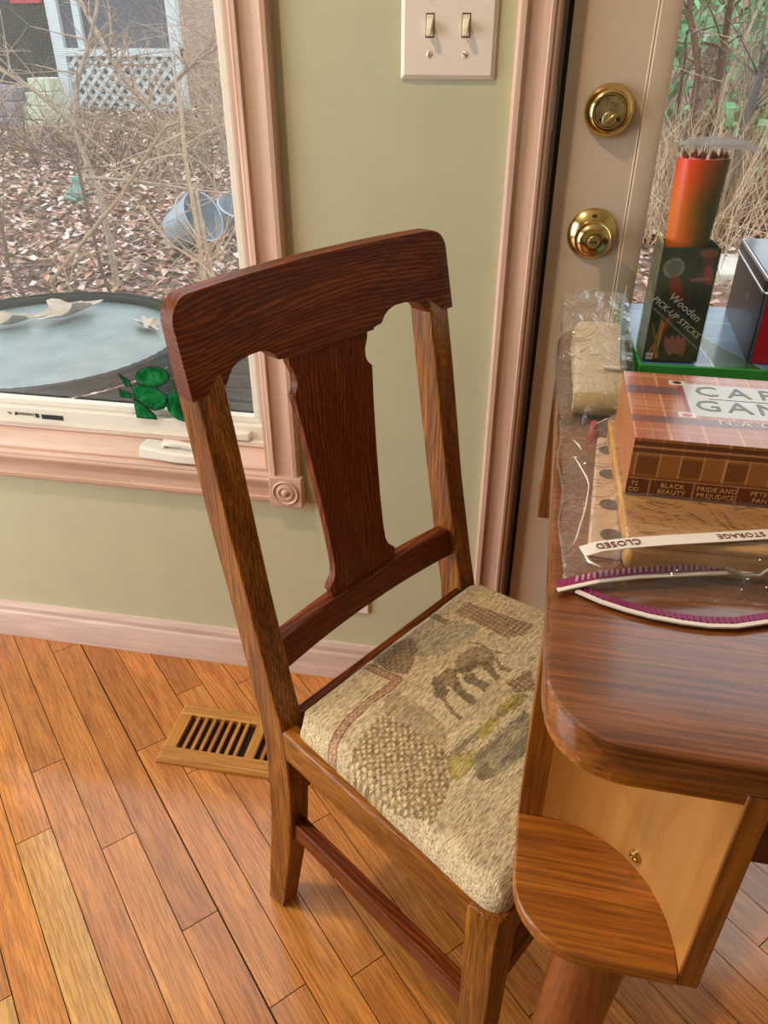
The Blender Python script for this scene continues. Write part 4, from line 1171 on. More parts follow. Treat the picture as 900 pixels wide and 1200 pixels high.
# ---- pick-up sticks package
ps = thing('pickup_sticks_box', 'tall clear package of orange and green sticks with a dark green card', 'game box', (0.1300, -0.2820, 0.8008), R(4))
ps.scale = (1.0, 1.0, 0.826)
PW, PD = 0.056, 0.040
def card_front(A, B):
    x, y = A * PW, B * 0.142
    c = np.empty(A.shape + (3,))
    c[:] = c3(42, 66, 46)
    c *= (0.7 + 0.6 * vnoise(x * 180, y * 90, 1))[..., None]
    def blob(cx_, cy_, rx_, ry_, k_, rot=0.0, amt=1.0):
        dx, dy = x - cx_, y - cy_
        a_ = dx * math.cos(rot) + dy * math.sin(rot)
        b_ = -dx * math.sin(rot) + dy * math.cos(rot)
        m = (a_ / rx_) ** 2 + (b_ / ry_) ** 2 < 1
        c[m] = c[m] * (1 - amt) + k_ * amt * (0.8 + 0.4 * vnoise(x * 400, y * 400, 5))[m][:, None]
    blob(0.014, 0.118, 0.0105, 0.0120, c3(150, 164, 146), 0, 0.75)
    blob(0.014, 0.118, 0.0075, 0.0090, c3(92, 112, 94), 0, 0.8)
    blob(0.020, 0.093, 0.0060, 0.0180, c3(150, 50, 36), 0.25, 0.8)
    blob(0.030, 0.080, 0.0060, 0.0080, c3(120, 40, 34), 0, 0.6)
    blob(0.046, 0.120, 0.0065, 0.0190, c3(96, 66, 72), 0.1, 0.7)
    blob(0.045, 0.136, 0.0090, 0.0050, c3(146, 88, 76), 0, 0.8)
    blob(0.049, 0.110, 0.0045, 0.0120, c3(160, 66, 64), 0.2, 0.8)
    blob(0.042, 0.105, 0.0100, 0.0025, c3(150, 110, 84), 0.1, 0.8)
    blob(0.036, 0.070, 0.0140, 0.0130, c3(34, 50, 70), 0, 0.6)
    # hand and sticks
    for i in range(4):
        blob(0.0235 + i * 0.0050, 0.0200 + 0.0020 * (1.5 - abs(i - 1.5)), 0.0034, 0.0130, c3(156, 106, 88), 0.35 - 0.1 * i, 0.95)
    for i in range(5):
        t0x, t0y, t1x, t1y = 0.004 + 0.003 * i, 0.004, 0.020 - 0.004 * i + 0.006 * (i % 2), 0.060 - 0.003 * i
        dd = seg_dist(x, y, [(t0x, t0y), (t1x, t1y)])
        m = dd < 0.0010
        c[m] = (c3(186, 108, 50), c3(160, 60, 36), c3(150, 130, 60), c3(190, 150, 90), c3(120, 110, 50))[i]
    m = seg_dist(x, y, [(0.002, 0.068), (0.054, 0.018)]) < 0.0009
    c[m] = c3(120, 132, 116)
    return c
printed_panel('card_front', ps, (0, 0, 0.002), (1, 0, 0), (0, 0, 1), PW, 0.142, 110, 260, card_front, 'print_gloss')
plain('card_green', lin(84, 96, 74), 0.4, noise=0.5, nscale=60)
cd = MB()
cd.loft([[(0.0, 0.0004, z), (PW, 0.0004, z), (PW, PD, z), (0.0, PD, z)] for z in (0.002, 0.144)])
card = MB().box(0.0, 0.0006, 0.0004, PD, 0.002, 0.150).box(PW - 0.0006, PW, 0.0004, PD, 0.002, 0.144).box(0, PW, PD - 0.0006, PD, 0.002, 0.144).box(0, PW, 0.0004, 0.0009, 0.002, 0.144).build('card_sleeve', 'card_green', ps, world=False)
plain('card_ink', lin(206, 212, 196), 0.5)
text('card_lettering', 'Wooden', 0.0125, 'card_ink', ps, (0.0330, -0.0003, 0.0720), (0.74, 0, -0.67), (0.67, 0, 0.74), depth=0.00015)
text('card_lettering', 'PICK-UP STICKS', 0.0100, 'card_ink', ps, (0.0265, -0.0003, 0.0590), (0.74, 0, -0.67), (0.67, 0, 0.74), depth=0.00015)
MB().box(0.0030, 0.0100, -0.0004, 0.0002, 0.004, 0.0120).build('price_tag', 'bag_white', ps, world=False)
text('card_lettering', 'GA', 0.0050, 'ink_black', ps, (0.0065, -0.0006, 0.0080), (1, 0, 0), (0, 0, 1), depth=0.0001)
# bundle of painted sticks
k = N('stick_paint')
k.b.inputs['Roughness'].default_value = 0.35
tc = k.add('ShaderNodeTexCoord')
sp = k.add('ShaderNodeSeparateXYZ')
k.l(tc.outputs['Object'], sp.inputs[0])
nz = k.add('ShaderNodeTexNoise', i_Scale=38.0, i_Detail=3.0)
mp = k.add('ShaderNodeMapping')
mp.inputs['Scale'].default_value = (1.4, 1.0, 0.35)
k.l(tc.outputs['Object'], mp.inputs[0])
k.l(mp.outputs[0], nz.inputs['Vector'])
a1 = k.add('ShaderNodeMath', operation='MULTIPLY_ADD', i_1=1.25 / PW, i_2=-0.32)
k.l(sp.outputs[0], a1.inputs[0])
a2 = k.add('ShaderNodeMath', operation='MULTIPLY_ADD', i_1=0.55)
k.l(nz.outputs[0], a2.inputs[0])
k.l(a1.outputs[0], a2.inputs[2])
cross = k.ramp(a2.outputs[0], [(0.12, lin(226, 112, 22)), (0.42, lin(196, 100, 16)), (0.62, lin(128, 104, 18)), (0.9, lin(74, 84, 22))])
zr = k.add('ShaderNodeMapRange')
zr.inputs['From Min'].default_value = 0.185
zr.inputs['From Max'].default_value = 0.245
k.l(sp.outputs[2], zr.inputs[0])
z3 = k.add('ShaderNodeMath', operation='MULTIPLY')
k.l(zr.outputs[0], z3.inputs[0])
rx_ = k.add('ShaderNodeMapRange')
rx_.inputs['From Min'].default_value = 0.050
rx_.inputs['From Max'].default_value = 0.012
k.l(sp.outputs[0], rx_.inputs[0])
k.l(rx_.outputs[0], z3.inputs[1])
k.l(k.mix(z3.outputs[0], cross, lin(232, 58, 20)), k.b.inputs['Base Color'])
MATS['stick_paint'] = k.m
plain('stick_tip', lin(96, 34, 26), 0.5, noise=0.4, nscale=200)
r3 = random.Random(3)
ring_n = 30
bc_ = (0.0265, 0.0200)
wrap = MB()
loops = []
for z, r_ in ((0.010, 0.0175), (0.06, 0.0185), (0.15, 0.0210), (0.20, 0.0230), (0.2400, 0.0240)):
    loops.append([(bc_[0] + r_ * 1.02 * math.cos(2 * PI * j / 40) * (1 + 0.012 * math.sin(j * 2.5 * PI)), bc_[1] + 0.78 * r_ * math.sin(2 * PI * j / 40), z) for j in range(40)])
wrap.loft(loops).build('stick_bundle', 'stick_paint', ps, world=False, smooth=40)
for i in range(34):
    a = r3.uniform(0, 2 * PI)
    rr_ = 0.0215 * math.sqrt(r3.random())
    x, y = bc_[0] + rr_ * math.cos(a), bc_[1] + 0.74 * rr_ * math.sin(a)
    h = 0.2400 + r3.uniform(0.0005, 0.0075)
    MB().lathe([(0.0019, 0.225), (0.0019, h - 0.003), (0.0003, h)], (x, y, 0), (0, 0, 1), 6).build('stick', 'stick_tip', ps, world=False)
acet = MB()
acet.loft([[(-0.0008, -0.0010, z), (PW + 0.0008, -0.0010, z), (PW + 0.0008, PD + 0.0008, z), (-0.0008, PD + 0.0008, z)] for z in (0.0005, 0.255)])
acet.build('clear_case', 'clear_acetate', ps, world=False)
MB().prism([(-0.0005, 0.2555), (0.0680, 0.2490), (0.0720, 0.2525), (0.0560, 0.2600), (0.0300, 0.2635), (0.0060, 0.2620)], 'y', 0.006, 0.0066).build('hang_tab', 'crinkled_film', ps, world=False)

# ---- flat game box with green sides and a printed top, sky reflection painted in as blue
gb = thing('flat_game_box', 'flat green sided game box with sky-reflection blue painted on its glossy top behind the plaid box', 'game box', (0.1270, -0.2880, 0.7605), R(2))
plain('green_gloss', lin(46, 150, 62), 0.3, noise=0.12, nscale=30, coat=0.4)
MB().box(0.0, 0.240, 0.0, 0.222, 0.0, 0.0395).build('tray', 'green_gloss', gb, world=False, bevel=0.0012)
def reflected_blue_top(A, B):
    x, y = A * 0.234, B * 0.216
    c = np.empty(A.shape + (3,))
    c[:] = c3(104, 146, 190)
    c *= (0.9 + 0.2 * vnoise(x * 40, y * 25, 4))[..., None]
    m = (x > 0.072) & (y < 0.120 - (x - 0.072) * 2.4)
    c[m] = c3(44, 96, 60)
    for ln, k_, wd in ([(0.064, 0.216), (0.074, 0.0)], c3(232, 232, 236), 0.0011), ([(0.050, 0.140), (0.062, 0.0)], c3(196, 96, 96), 0.0009), ([(0.072, 0.122), (0.124, 0.0)], c3(150, 178, 200), 0.0010), ([(0.03, 0.150), (0.234, 0.150)], c3(170, 196, 214), 0.0012), ([(0.085, 0.10), (0.235, 0.10)], c3(60, 96, 140), 0.0012):
        c[seg_dist(x, y, ln) < wd] = k_
    m = y > 0.19
    c[m] = c3(84, 116, 170)
    return c
printed_panel('top_print_reflection', gb, (0.003, 0.003, 0.0397), (1, 0, 0), (0, 1, 0), 0.234, 0.216, 200, 180, reflected_blue_top, 'print_gloss')
# ---- black tin with red panel and steel rim
tn = thing('black_tin', 'black hinged tin with red front and shiny rimmed lid at the right edge', 'tin', (0.2400, -0.2660, 0.8006), R(-3.5))
plain('tin_black', lin(24, 23, 24), 0.4, coat=0.1)
plain('tin_red', lin(158, 16, 38), 0.35, coat=0.3)
plain('tin_rim', (0.62, 0.64, 0.66, 1), 0.22, 1.0)
def rr3(x0, x1, y0, y1, r, z, n=5):
    return [(x, y, z) for x, y in rrect(x0, x1, y0, y1, r, n)]
TNW, TND, TNH = 0.120, 0.190, 0.0735
MB().loft([rr3(0, TNW, 0, TND, 0.006, z) for z in (0.0, TNH)]).build('body', 'tin_black', tn, world=False, smooth=40)
MB().box(0.004, TNW - 0.004, -0.0006, 0.0004, 0.001, TNH - 0.004).build('red_panel', 'tin_red', tn, world=False)
text('side_lettering', 'R 2', 0.009, 'tin_rim', tn, (-0.0004, 0.075, 0.050), (0, -1, 0), (0, 0, 1), depth=0.0002)
ld = MB().loft([rr3(-0.0012, TNW + 0.0012, -0.0012, TND + 0.0012, 0.007, TNH + 0.0008), rr3(-0.0012, TNW + 0.0012, -0.0012, TND + 0.0012, 0.007, TNH + 0.0125), rr3(0.002, TNW - 0.002, 0.002, TND - 0.002, 0.006, TNH + 0.0150)]).build('lid', 'tin_black', tn, world=False, smooth=40)
def ring(z, r_, ins):
    pts = [Vector(p) for p in rr3(-0.0015 + ins, TNW + 0.0015 - ins, -0.0015 + ins, TND + 0.0015 - ins, 0.0075, z, 6)]
    mb = MB()
    loops = []
    m = len(pts)
    for i in range(m):
        t = (pts[(i + 1) % m] - pts[i - 1]).normalized()
        n_ = Vector((0, 0, 1)).cross(t)
        loops.append([pts[i] + n_ * r_ * math.cos(2 * PI * j / 8) + Vector((0, 0, r_ * math.sin(2 * PI * j / 8))) for j in range(8)])
    return mb.loft(loops, closed=True)
ring(TNH + 0.0012, 0.0014, 0).build('rim', 'tin_rim', ld, world=False, smooth=60)
ring(TNH + 0.0140, 0.0012, 0.002).build('rim', 'tin_rim', ld, world=False, smooth=60)
k = N('tin_lid_top')
k.b.inputs['Base Color'].default_value = lin(60, 70, 80)
k.b.inputs['Roughness'].default_value = 0.12
k.b.inputs['Metallic'].default_value = 0.6
MATS['tin_lid_top'] = k.m
MB().loft([rr3(0.0025, TNW - 0.0025, 0.0025, TND - 0.0025, 0.005, TNH + 0.0149), rr3(0.0025, TNW - 0.0025, 0.0025, TND - 0.0025, 0.005, TNH + 0.0155)]).build('lid_plate', 'tin_lid_top', ld, world=False)

# ---- stained glass cactus in the window
sg = thing('stained_glass_cactus', 'green stained glass suncatcher leaning in the window corner', 'suncatcher', (-0.650, 0.093, 0.4925))
k = N('green_glass')
tc = k.add('ShaderNodeTexCoord')
nz = k.add('ShaderNodeTexNoise', i_Scale=45.0, i_Detail=4.0, i_Distortion=1.2)
k.l(tc.outputs['Object'], nz.inputs['Vector'])
c_ = k.ramp(nz.outputs[0], [(0.3, lin(24, 128, 80)), (0.5, lin(50, 168, 108)), (0.72, lin(120, 210, 160))])
k.l(c_, k.b.inputs['Base Color'])
k.b.inputs['Roughness'].default_value = 0.15
tl = k.add('ShaderNodeBsdfTranslucent')
k.l(c_, tl.inputs[0])
mx_ = k.add('ShaderNodeMixShader')
mx_.inputs[0].default_value = 0.85
k.l(k.b.outputs[0], mx_.inputs[1])
k.l(tl.outputs[0], mx_.inputs[2])
k.l(mx_.outputs[0], k.out.inputs[0])
MATS['green_glass'] = k.m
plain('lead_came', lin(24, 30, 28), 0.5, 0.3)
def ell(cx_, cz_, rx_, rz_, rot=0, n=24, a0=0, a1=360):
    out = []
    for i in range(n):
        a = R(a0 + (a1 - a0) * i / (n if a1 - a0 >= 360 else n - 1))
        x, z = rx_ * math.cos(a), rz_ * math.sin(a)
        out.append((cx_ + x * math.cos(R(rot)) - z * math.sin(R(rot)), cz_ + x * math.sin(R(rot)) + z * math.cos(R(rot))))
    return out
gp = [ell(-0.644, 0.577, 0.033, 0.0185, 12), [(-0.687, 0.556), (-0.672, 0.560), (-0.640, 0.557), (-0.622, 0.541), (-0.619, 0.532), (-0.632, 0.516), (-0.652, 0.511), (-0.668, 0.520), (-0.686, 0.534)],
      [(-0.688, 0.530), (-0.676, 0.523), (-0.660, 0.510), (-0.652, 0.500), (-0.649, 0.4935), (-0.688, 0.4935)], [(-0.710, 0.578), (-0.690, 0.566), (-0.689, 0.556), (-0.697, 0.554)], [(-0.713, 0.548), (-0.692, 0.540), (-0.690, 0.532), (-0.714, 0.533)],
      ell(-0.588, 0.525, 0.037, 0.0320, 0)]
for i, p in enumerate(gp):
    pc = MB().prism(p, 'y', 0.0905, 0.0935).build('glass_piece', 'green_glass', sg)
    MB().tube([(x, 0.092, z) for x, z in p] + [(p[0][0], 0.092, p[0][1])], 0.0017, 6).build('lead_line', 'lead_came', pc, smooth=60)
pc = MB().prism(ell(-0.582, 0.521, 0.022, 0.0210, 0), 'y', 0.0885, 0.0905).build('glass_piece', 'green_glass', sg)
MB().prism(ell(-0.584, 0.517, 0.0085, 0.0100, 0), 'y', 0.0870, 0.0890).build('black_dot', 'ink_black', pc)

# ================================================================== OUTDOORS
def gz(x, y):
    base = -0.30 + 0.1 * np.maximum(0, np.asarray(y) - 2.5)
    base = base + 0.16 * np.maximum(0, np.asarray(y) - 9.5)
    return base + 0.05 * (vnoise(np.asarray(x) * 1.1 + 40, np.asarray(y) * 1.1) - 0.5)
k = N('soil')
tc = k.add('ShaderNodeTexCoord')
nz = k.add('ShaderNodeTexNoise', i_Scale=9.0, i_Detail=8.0, i_Roughness=0.7)
k.l(tc.outputs['Object'], nz.inputs['Vector'])
k.l(k.ramp(nz.outputs[0], [(0.3, lin(92, 70, 58)), (0.5, lin(138, 110, 94)), (0.7, lin(176, 150, 132))]), k.b.inputs['Base Color'])
k.b.inputs['Roughness'].default_value = 0.95
k.bump(nz.outputs[0], 0.6, 0.03)
MATS['soil'] = k.m
gx = np.linspace(-22, 14, 110)
gy = np.linspace(0.15, 26, 90)
GXm, GYm = np.meshgrid(gx, gy)
Pg = np.stack([GXm, GYm, gz(GXm, GYm)], -1)
ground = grid_mesh('ground', Pg, np.ones(Pg.shape), 'soil', None)
structure(ground, 'yard ground sloping up behind the house')

# leaf litter: too many to count
k = N('dry_leaf')
at = k.add('ShaderNodeAttribute', attribute_name='print')
k.l(at.outputs['Color'], k.b.inputs['Base Color'])
k.b.inputs['Roughness'].default_value = 0.7
MATS['dry_leaf'] = k.m
rs = np.random.RandomState(4)
def leaves(name, n, xf, size, palette, lift, parent=None):
    x, y = xf(n)
    n = len(x)
    z = gz(x, y) + rs.uniform(0.004, lift, n)
    L = size * rs.uniform(0.6, 1.4, n)
    Wd = L * rs.uniform(0.45, 0.8, n)
    a = rs.uniform(0, 2 * PI, n)
    tl1, tl2 = rs.uniform(-0.5, 0.5, n), rs.uniform(-0.5, 0.5, n)
    curl = rs.uniform(-0.25, 0.5, n)
    pts = []
    for (lx, ly, lz) in ((-0.5, 0, 0), (-0.1, -0.5, 1), (0.5, 0, 0), (-0.1, 0.5, 1), (0.0, 0, 0.0)):
        px_, py_ = lx * L, ly * Wd
        X_ = px_ * np.cos(a) - py_ * np.sin(a)
        Y_ = px_ * np.sin(a) + py_ * np.cos(a)
        Z_ = px_ * tl1 + py_ * tl2 + lz * curl * Wd * 0.5
        pts.append(np.stack([x + X_, y + Y_, z + Z_], -1))
    Pv = np.stack(pts, 1).reshape(-1, 3)
    i0 = np.arange(n) * 5
    F = np.stack([np.stack([i0, i0 + 1, i0 + 4], -1), np.stack([i0 + 1, i0 + 2, i0 + 4], -1), np.stack([i0 + 2, i0 + 3, i0 + 4], -1), np.stack([i0 + 3, i0, i0 + 4], -1)], 1).reshape(-1, 3)
    me = bpy.data.meshes.new(name)
    me.from_pydata(Pv.tolist(), [], F.tolist())
    ca_ = me.color_attributes.new('print', 'FLOAT_COLOR', 'POINT')
    pal = np.array([lin(*c)[:3] for c in palette])
    cc = pal[rs.randint(0, len(pal), n)] * rs.uniform(0.75, 1.2, n)[:, None]
    c4 = np.ones((n, 5, 4), np.float32)
    c4[:, :, :3] = cc[:, None, :]
    ca_.data.foreach_set('color', c4.ravel())
    me.materials.append(MATS['dry_leaf'])
    o = bpy.data.objects.new(name, me)
    COL.objects.link(o)
    if parent:
        o.parent = parent
    return o
PAL = [(204, 168, 148), (222, 196, 180), (182, 138, 116), (160, 110, 88), (234, 216, 204), (130, 84, 66), (198, 152, 120), (112, 80, 66)]
def fan(n):
    y = 0.4 + 8.6 * rs.uniform(0, 1, n) ** 0.8
    left = rs.uniform(0, 1, n) < 0.74
    xl = -0.95 - y * rs.uniform(-0.10, 0.92, n)
    xr = -0.9 + rs.uniform(0, 1, n) * (1.1 + (y + 1.1) * 0.42)
    return np.where(left, xl, xr), y
ll = leaves('leaf_litter', 44000, fan, 0.058, PAL, 0.035)
tag(ll, 'carpet of dry brown fallen leaves covering the yard', 'leaves', kind='stuff')

# outdoor round table
plain('wicker_dark', lin(30, 32, 37), 0.85, noise=0.4, nscale=120, bump=0.6, bdist=0.004, spec=0.15)
k = N('frosted_glass')
k.b.inputs['Base Color'].default_value = lin(150, 170, 172)
k.b.inputs['Roughness'].default_value = 0.32
tc = k.add('ShaderNodeTexCoord')
nz = k.add('ShaderNodeTexNoise', i_Scale=14.0, i_Detail=5.0)
k.l(tc.outputs['Object'], nz.inputs['Vector'])
k.l(k.ramp(nz.outputs[0], [(0.35, lin(112, 132, 134)), (0.7, lin(136, 154, 154))]), k.b.inputs['Base Color'])
MATS['frosted_glass'] = k.m
ptb = thing('patio_table', 'round patio table with grey glass top and dark woven rim outside the window', 'patio table', (-1.255, 0.675, -0.30))
MB().lathe([(0.0001, 0.690), (0.366, 0.690), (0.366, 0.698), (0.0001, 0.698)], (-1.255, 0.675, -0.30), (0, 0, 1), 64).build('glass_top', 'frosted_glass', ptb, smooth=40)
rimm = MB()
for rr_, zz, tr_ in ((0.368, 0.708, 0.0100), (0.386, 0.712, 0.0100), (0.400, 0.702, 0.0100), (0.404, 0.680, 0.0085), (0.402, 0.663, 0.0085), (0.399, 0.646, 0.0085), (0.396, 0.629, 0.0085), (0.393, 0.612, 0.0085)):
    path = []
    nn = 150
    loops = []
    for i in range(nn):
        a = 2 * PI * i / nn
        wob_ = 0.0025 * math.sin(i * PI + zz * 185)
        c_ = Vector((-1.255 + (rr_ + wob_) * math.cos(a), 0.675 + (rr_ + wob_) * math.sin(a), -0.30 + zz + 0.0015 * math.sin(i * PI)))
        e1 = Vector((math.cos(a), math.sin(a), 0))
        loops.append([c_ + e1 * tr_ * math.cos(2 * PI * j / 6) + Vector((0, 0, tr_ * math.sin(2 * PI * j / 6))) for j in range(6)])
    rimm.loft(loops, closed=True)
rimm.build('woven_rim', 'wicker_dark', ptb, smooth=50)
for i in range(4):
    a = R(35 + 90 * i)
    MB().tube([(-1.255 + 0.33 * math.cos(a), 0.675 + 0.33 * math.sin(a), 0.33), (-1.255 + 0.35 * math.cos(a), 0.675 + 0.35 * math.sin(a), -0.33)], 0.022, 10).build('leg', 'wicker_dark', ptb, smooth=50)
def dry_leaf_obj(name, cx_, cy_, cz_, size, rot, label, group):
    mb = MB()
    n = 36
    out = []
    for i in range(n):
        a = 2 * PI * i / n
        r_ = size * (0.86 + 0.24 * math.cos(7 * a + rot) + 0.10 * math.sin(3 * a + 2 * rot))
        lx, ly = 1.25 * r_ * math.cos(a), 0.62 * r_ * math.sin(a)
        x, y = lx * math.cos(rot) - ly * math.sin(rot), lx * math.sin(rot) + ly * math.cos(rot)
        out.append((cx_ + x, cy_ + y, cz_ + 0.006 + size * (0.28 * abs(math.sin(a)) + 0.10 * (1 + math.sin(4 * a + rot)))))
    pts = out + [(cx_, cy_, cz_ + 0.004)] + [(p[0], p[1], p[2] - 0.0006) for p in out] + [(cx_, cy_, cz_ + 0.0034)]
    f = [(i, (i + 1) % n, n) for i in range(n)] + [((i + 1) % n + n + 1, i + n + 1, 2 * n + 1) for i in range(n)] + [(i, i + n + 1, (i + 1) % n + n + 1, (i + 1) % n) for i in range(n)]
    mb.poly(pts, f)
    plain('leaf_pale', lin(206, 188, 172), 0.75, noise=0.12, nscale=60) if 'leaf_pale' not in MATS else None
    return tag(mb.build(name, 'leaf_pale', smooth=40), label, 'leaf', group)
dry_leaf_obj('dry_leaf', -1.30, 0.42, 0.398, 0.050, 0.3, 'pale dry leaf on the left side of the patio table top', 'leaves on the patio table')
dry_leaf_obj('dry_leaf', -1.30, 0.88, 0.398, 0.085, 1.2, 'crumpled pale leaf at the far rim of the patio table', 'leaves on the patio table')
dry_leaf_obj('dry_leaf', -1.03, 0.83, 0.398, 0.048, 2.4, 'pale leaf at the right far rim of the patio table', 'leaves on the patio table')
dry_leaf_obj('dry_leaf', -1.42, 0.78, 0.398, 0.06, 0.9, 'pale leaf beside the crumpled one on the patio table', 'leaves on the patio table')
# wicker stool right of the table
st = thing('wicker_stool', 'dark woven outdoor stool seen through the chair back', 'stool', (-0.52, 0.62, -0.30))
plain('wicker_grey', lin(62, 64, 68), 0.5, noise=0.3, nscale=150, bump=0.6, bdist=0.004)
mb = MB()
for i in range(24):
    z = -0.28 + i * 0.0335
    o_ = 0.004 * (i % 2)
    mb.loft([[(-0.695 - o_, 0.42 - o_, z), (-0.35 + o_, 0.42 - o_, z), (-0.35 + o_, 0.80, z), (-0.695 - o_, 0.80, z)], [(-0.695 - o_, 0.42 - o_, z + 0.030), (-0.35 + o_, 0.42 - o_, z + 0.030), (-0.35 + o_, 0.80, z + 0.030), (-0.695 - o_, 0.80, z + 0.030)]])
mb.build('woven_side', 'wicker_grey', st, bevel=0.004)
bx('seat_pad', 'wicker_dark', st, -0.705, -0.34, 0.41, 0.81, 0.524, 0.555, bevel=0.01)
for i in range(4):
    a_, b_ = (-0.67, -0.375)[i % 2], (0.45, 0.77)[i // 2]
    bx('foot', 'wicker_dark', st, a_ - 0.02, a_ + 0.02, b_ - 0.02, b_ + 0.02, -0.33, -0.27)

# bushes
def tan(name, c):
    plain(name, lin(*c), 0.85, noise=0.25, nscale=40)
tan('twig_tan', (178, 150, 118))
tan('twig_grey', (176, 156, 138))
tan('twig_brown', (112, 84, 66))
tan('twig_straw', (206, 180, 150))
def grow(mb, p, d_, length, r_, depth, rg, spread=0.5, n=5, droop=0.0, kids=(2, 4), sides=4):
    path = [p]
    rad = [r_]
    q = Vector(p)
    dd = Vector(d_).normalized()
    for i in range(n):
        dd = (dd + Vector((rg.uniform(-1, 1), rg.uniform(-1, 1), rg.uniform(-1, 1))) * 0.13 + Vector((0, 0, -droop))).normalized()
        q = q + dd * length / n
        path.append(tuple(q))
        rad.append(r_ * (1 - 0.7 * (i + 1) / n))
    mb.tube(path, rad, sides, cap=False)
    if depth > 0:
        for _ in range(rg.randint(*kids)):
            i = rg.randint(1, n)
            b = Vector(path[i])
            a = Vector((rg.uniform(-1, 1), rg.uniform(-1, 1), rg.uniform(-0.5, 0.9))).normalized()
            grow(mb, tuple(b), dd * (1 - spread) + a * spread * 1.6, length * rg.uniform(0.4, 0.7), rad[i] * 0.7, depth - 1, rg, spread, max(3, n - 1), droop, kids, 3)
def limb_bush(name, limbs, mat, label, seed, twigs=26, r0=0.012):
    rg = random.Random(seed)
    mb = MB()
    for L, r_ in limbs:
        n = len(L)
        g = float(gz(L[0][0], L[0][1]))
        if L[0][2] > g + 0.02 and L[0][2] < g + 0.6 and len(limbs) < 9:
            L = [(L[0][0] + 0.03, L[0][1] + 0.05, g - 0.03)] + list(L)
        mb.tube(L, [r_ * (1 - 0.55 * i / max(1, len(L) - 1)) for i in range(len(L))], 6)
        for _ in range(twigs):
            i = rg.randint(0, n - 2)
            t = rg.random()
            p = Vector(L[i]).lerp(Vector(L[i + 1]), t)
            a = Vector((rg.uniform(-1, 1), rg.uniform(-1, 1), rg.uniform(-0.3, 1))).normalized()
            grow(mb, tuple(p), a, rg.uniform(0.15, 0.45), r_ * 0.28, 1, rg, 0.6, 4, 0.03, (1, 3), 3)
    return tag(mb.build(name, mat, smooth=60), label, 'shrub')
limb_bush('bare_shrub', [([(-2.35, 2.4, 0.04), (-2.2, 2.4, 0.18), (-1.9, 2.4, 0.45), (-1.7, 2.4, 0.67), (-1.62, 2.4, 0.75), (-1.56, 2.4, 0.77)], 0.013)], 'twig_tan', 'long bare branch slanting up across the middle of the window', 1, 10)
limb_bush('bare_shrub', [([(-1.62, 2.6, -0.05), (-1.62, 2.6, 0.19), (-1.63, 2.6, 0.43), (-1.64, 2.6, 0.62), (-1.63, 2.6, 0.78), (-1.64, 2.6, 0.93)], 0.015), ([(-1.60, 2.7, -0.1), (-1.63, 2.7, 0.12), (-1.64, 2.7, 0.27), (-1.65, 2.7, 0.47)], 0.018), ([(-1.62, 2.6, 0.10), (-1.50, 2.6, 0.18), (-1.40, 2.58, 0.32)], 0.010), ([(-1.63, 2.6, 0.12), (-1.78, 2.6, 0.20), (-1.9, 2.6, 0.38)], 0.009)], 'twig_straw', 'pale upright shrub standing in front of the grey bucket', 2, 14)
limb_bush('bare_shrub', [([(-2.45, 3.2, -0.2), (-2.45, 3.2, 0.15), (-2.45, 3.2, 0.32), (-2.52, 3.2, 0.57), (-2.52, 3.2, 0.69), (-2.46, 3.2, 0.88), (-2.37, 3.2, 1.03), (-2.28, 3.2, 1.2), (-2.15, 3.2, 1.6)], 0.020), ([(-2.51, 3.2, 0.65), (-2.55, 3.2, 0.69), (-2.73, 3.2, 0.84), (-2.91, 3.2, 0.94), (-3.2, 3.25, 1.1)], 0.017), ([(-2.35, 2.9, 0.45), (-2.06, 2.9, 0.44), (-1.78, 2.9, 0.41), (-1.53, 2.9, 0.39)], 0.013), ([(-2.15, 3.4, 0.73), (-2.28, 3.4, 0.87), (-2.37, 3.4, 1.01), (-2.5, 3.4, 1.3)], 0.022), ([(-2.06, 3.4, 0.83), (-1.89, 3.4, 0.95), (-1.74, 3.4, 1.03), (-1.5, 3.4, 1.2)], 0.014)], 'twig_grey', 'bare shrub with crooked trunk in front of the lattice porch', 3, 34)
limb_bush('bare_shrub', [([(-2.16, 1.9, -0.1), (-2.16, 1.9, 0.11), (-2.2, 1.9, 0.25), (-2.18, 1.9, 0.46), (-2.25, 1.95, 0.8)], 0.011), ([(-2.3, 2.8, 0.0), (-2.32, 2.8, 0.54), (-2.55, 2.8, 0.59), (-2.73, 2.8, 0.63), (-3.1, 2.8, 0.75)], 0.012)], 'twig_brown', 'thin dark twigs at the left side of the window view', 4, 16)
rg = random.Random(21)
plain('porch_white_cap', lin(214, 220, 210), 0.7, noise=0.05, nscale=10)
tan('bark_dark', (104, 98, 92))
THX = [(-5.6, 6.3, 'twig_brown'), (-4.9, 6.6, 'twig_grey'), (-4.2, 6.2, 'twig_brown'), (-3.5, 6.5, 'twig_tan'), (-2.9, 6.1, 'twig_grey'), (-2.3, 6.4, 'twig_tan'), (-3.0, 8.0, 'twig_straw'), (-3.8, 9.6, 'twig_tan')]
WHERE = ['farthest left under the lattice', 'second from left under the lattice', 'third from left under the lattice', 'below the right half of the lattice', 'below the right porch post', 'beyond the bucket at the right of the window', 'right of the porch post', 'behind the right end of the porch']
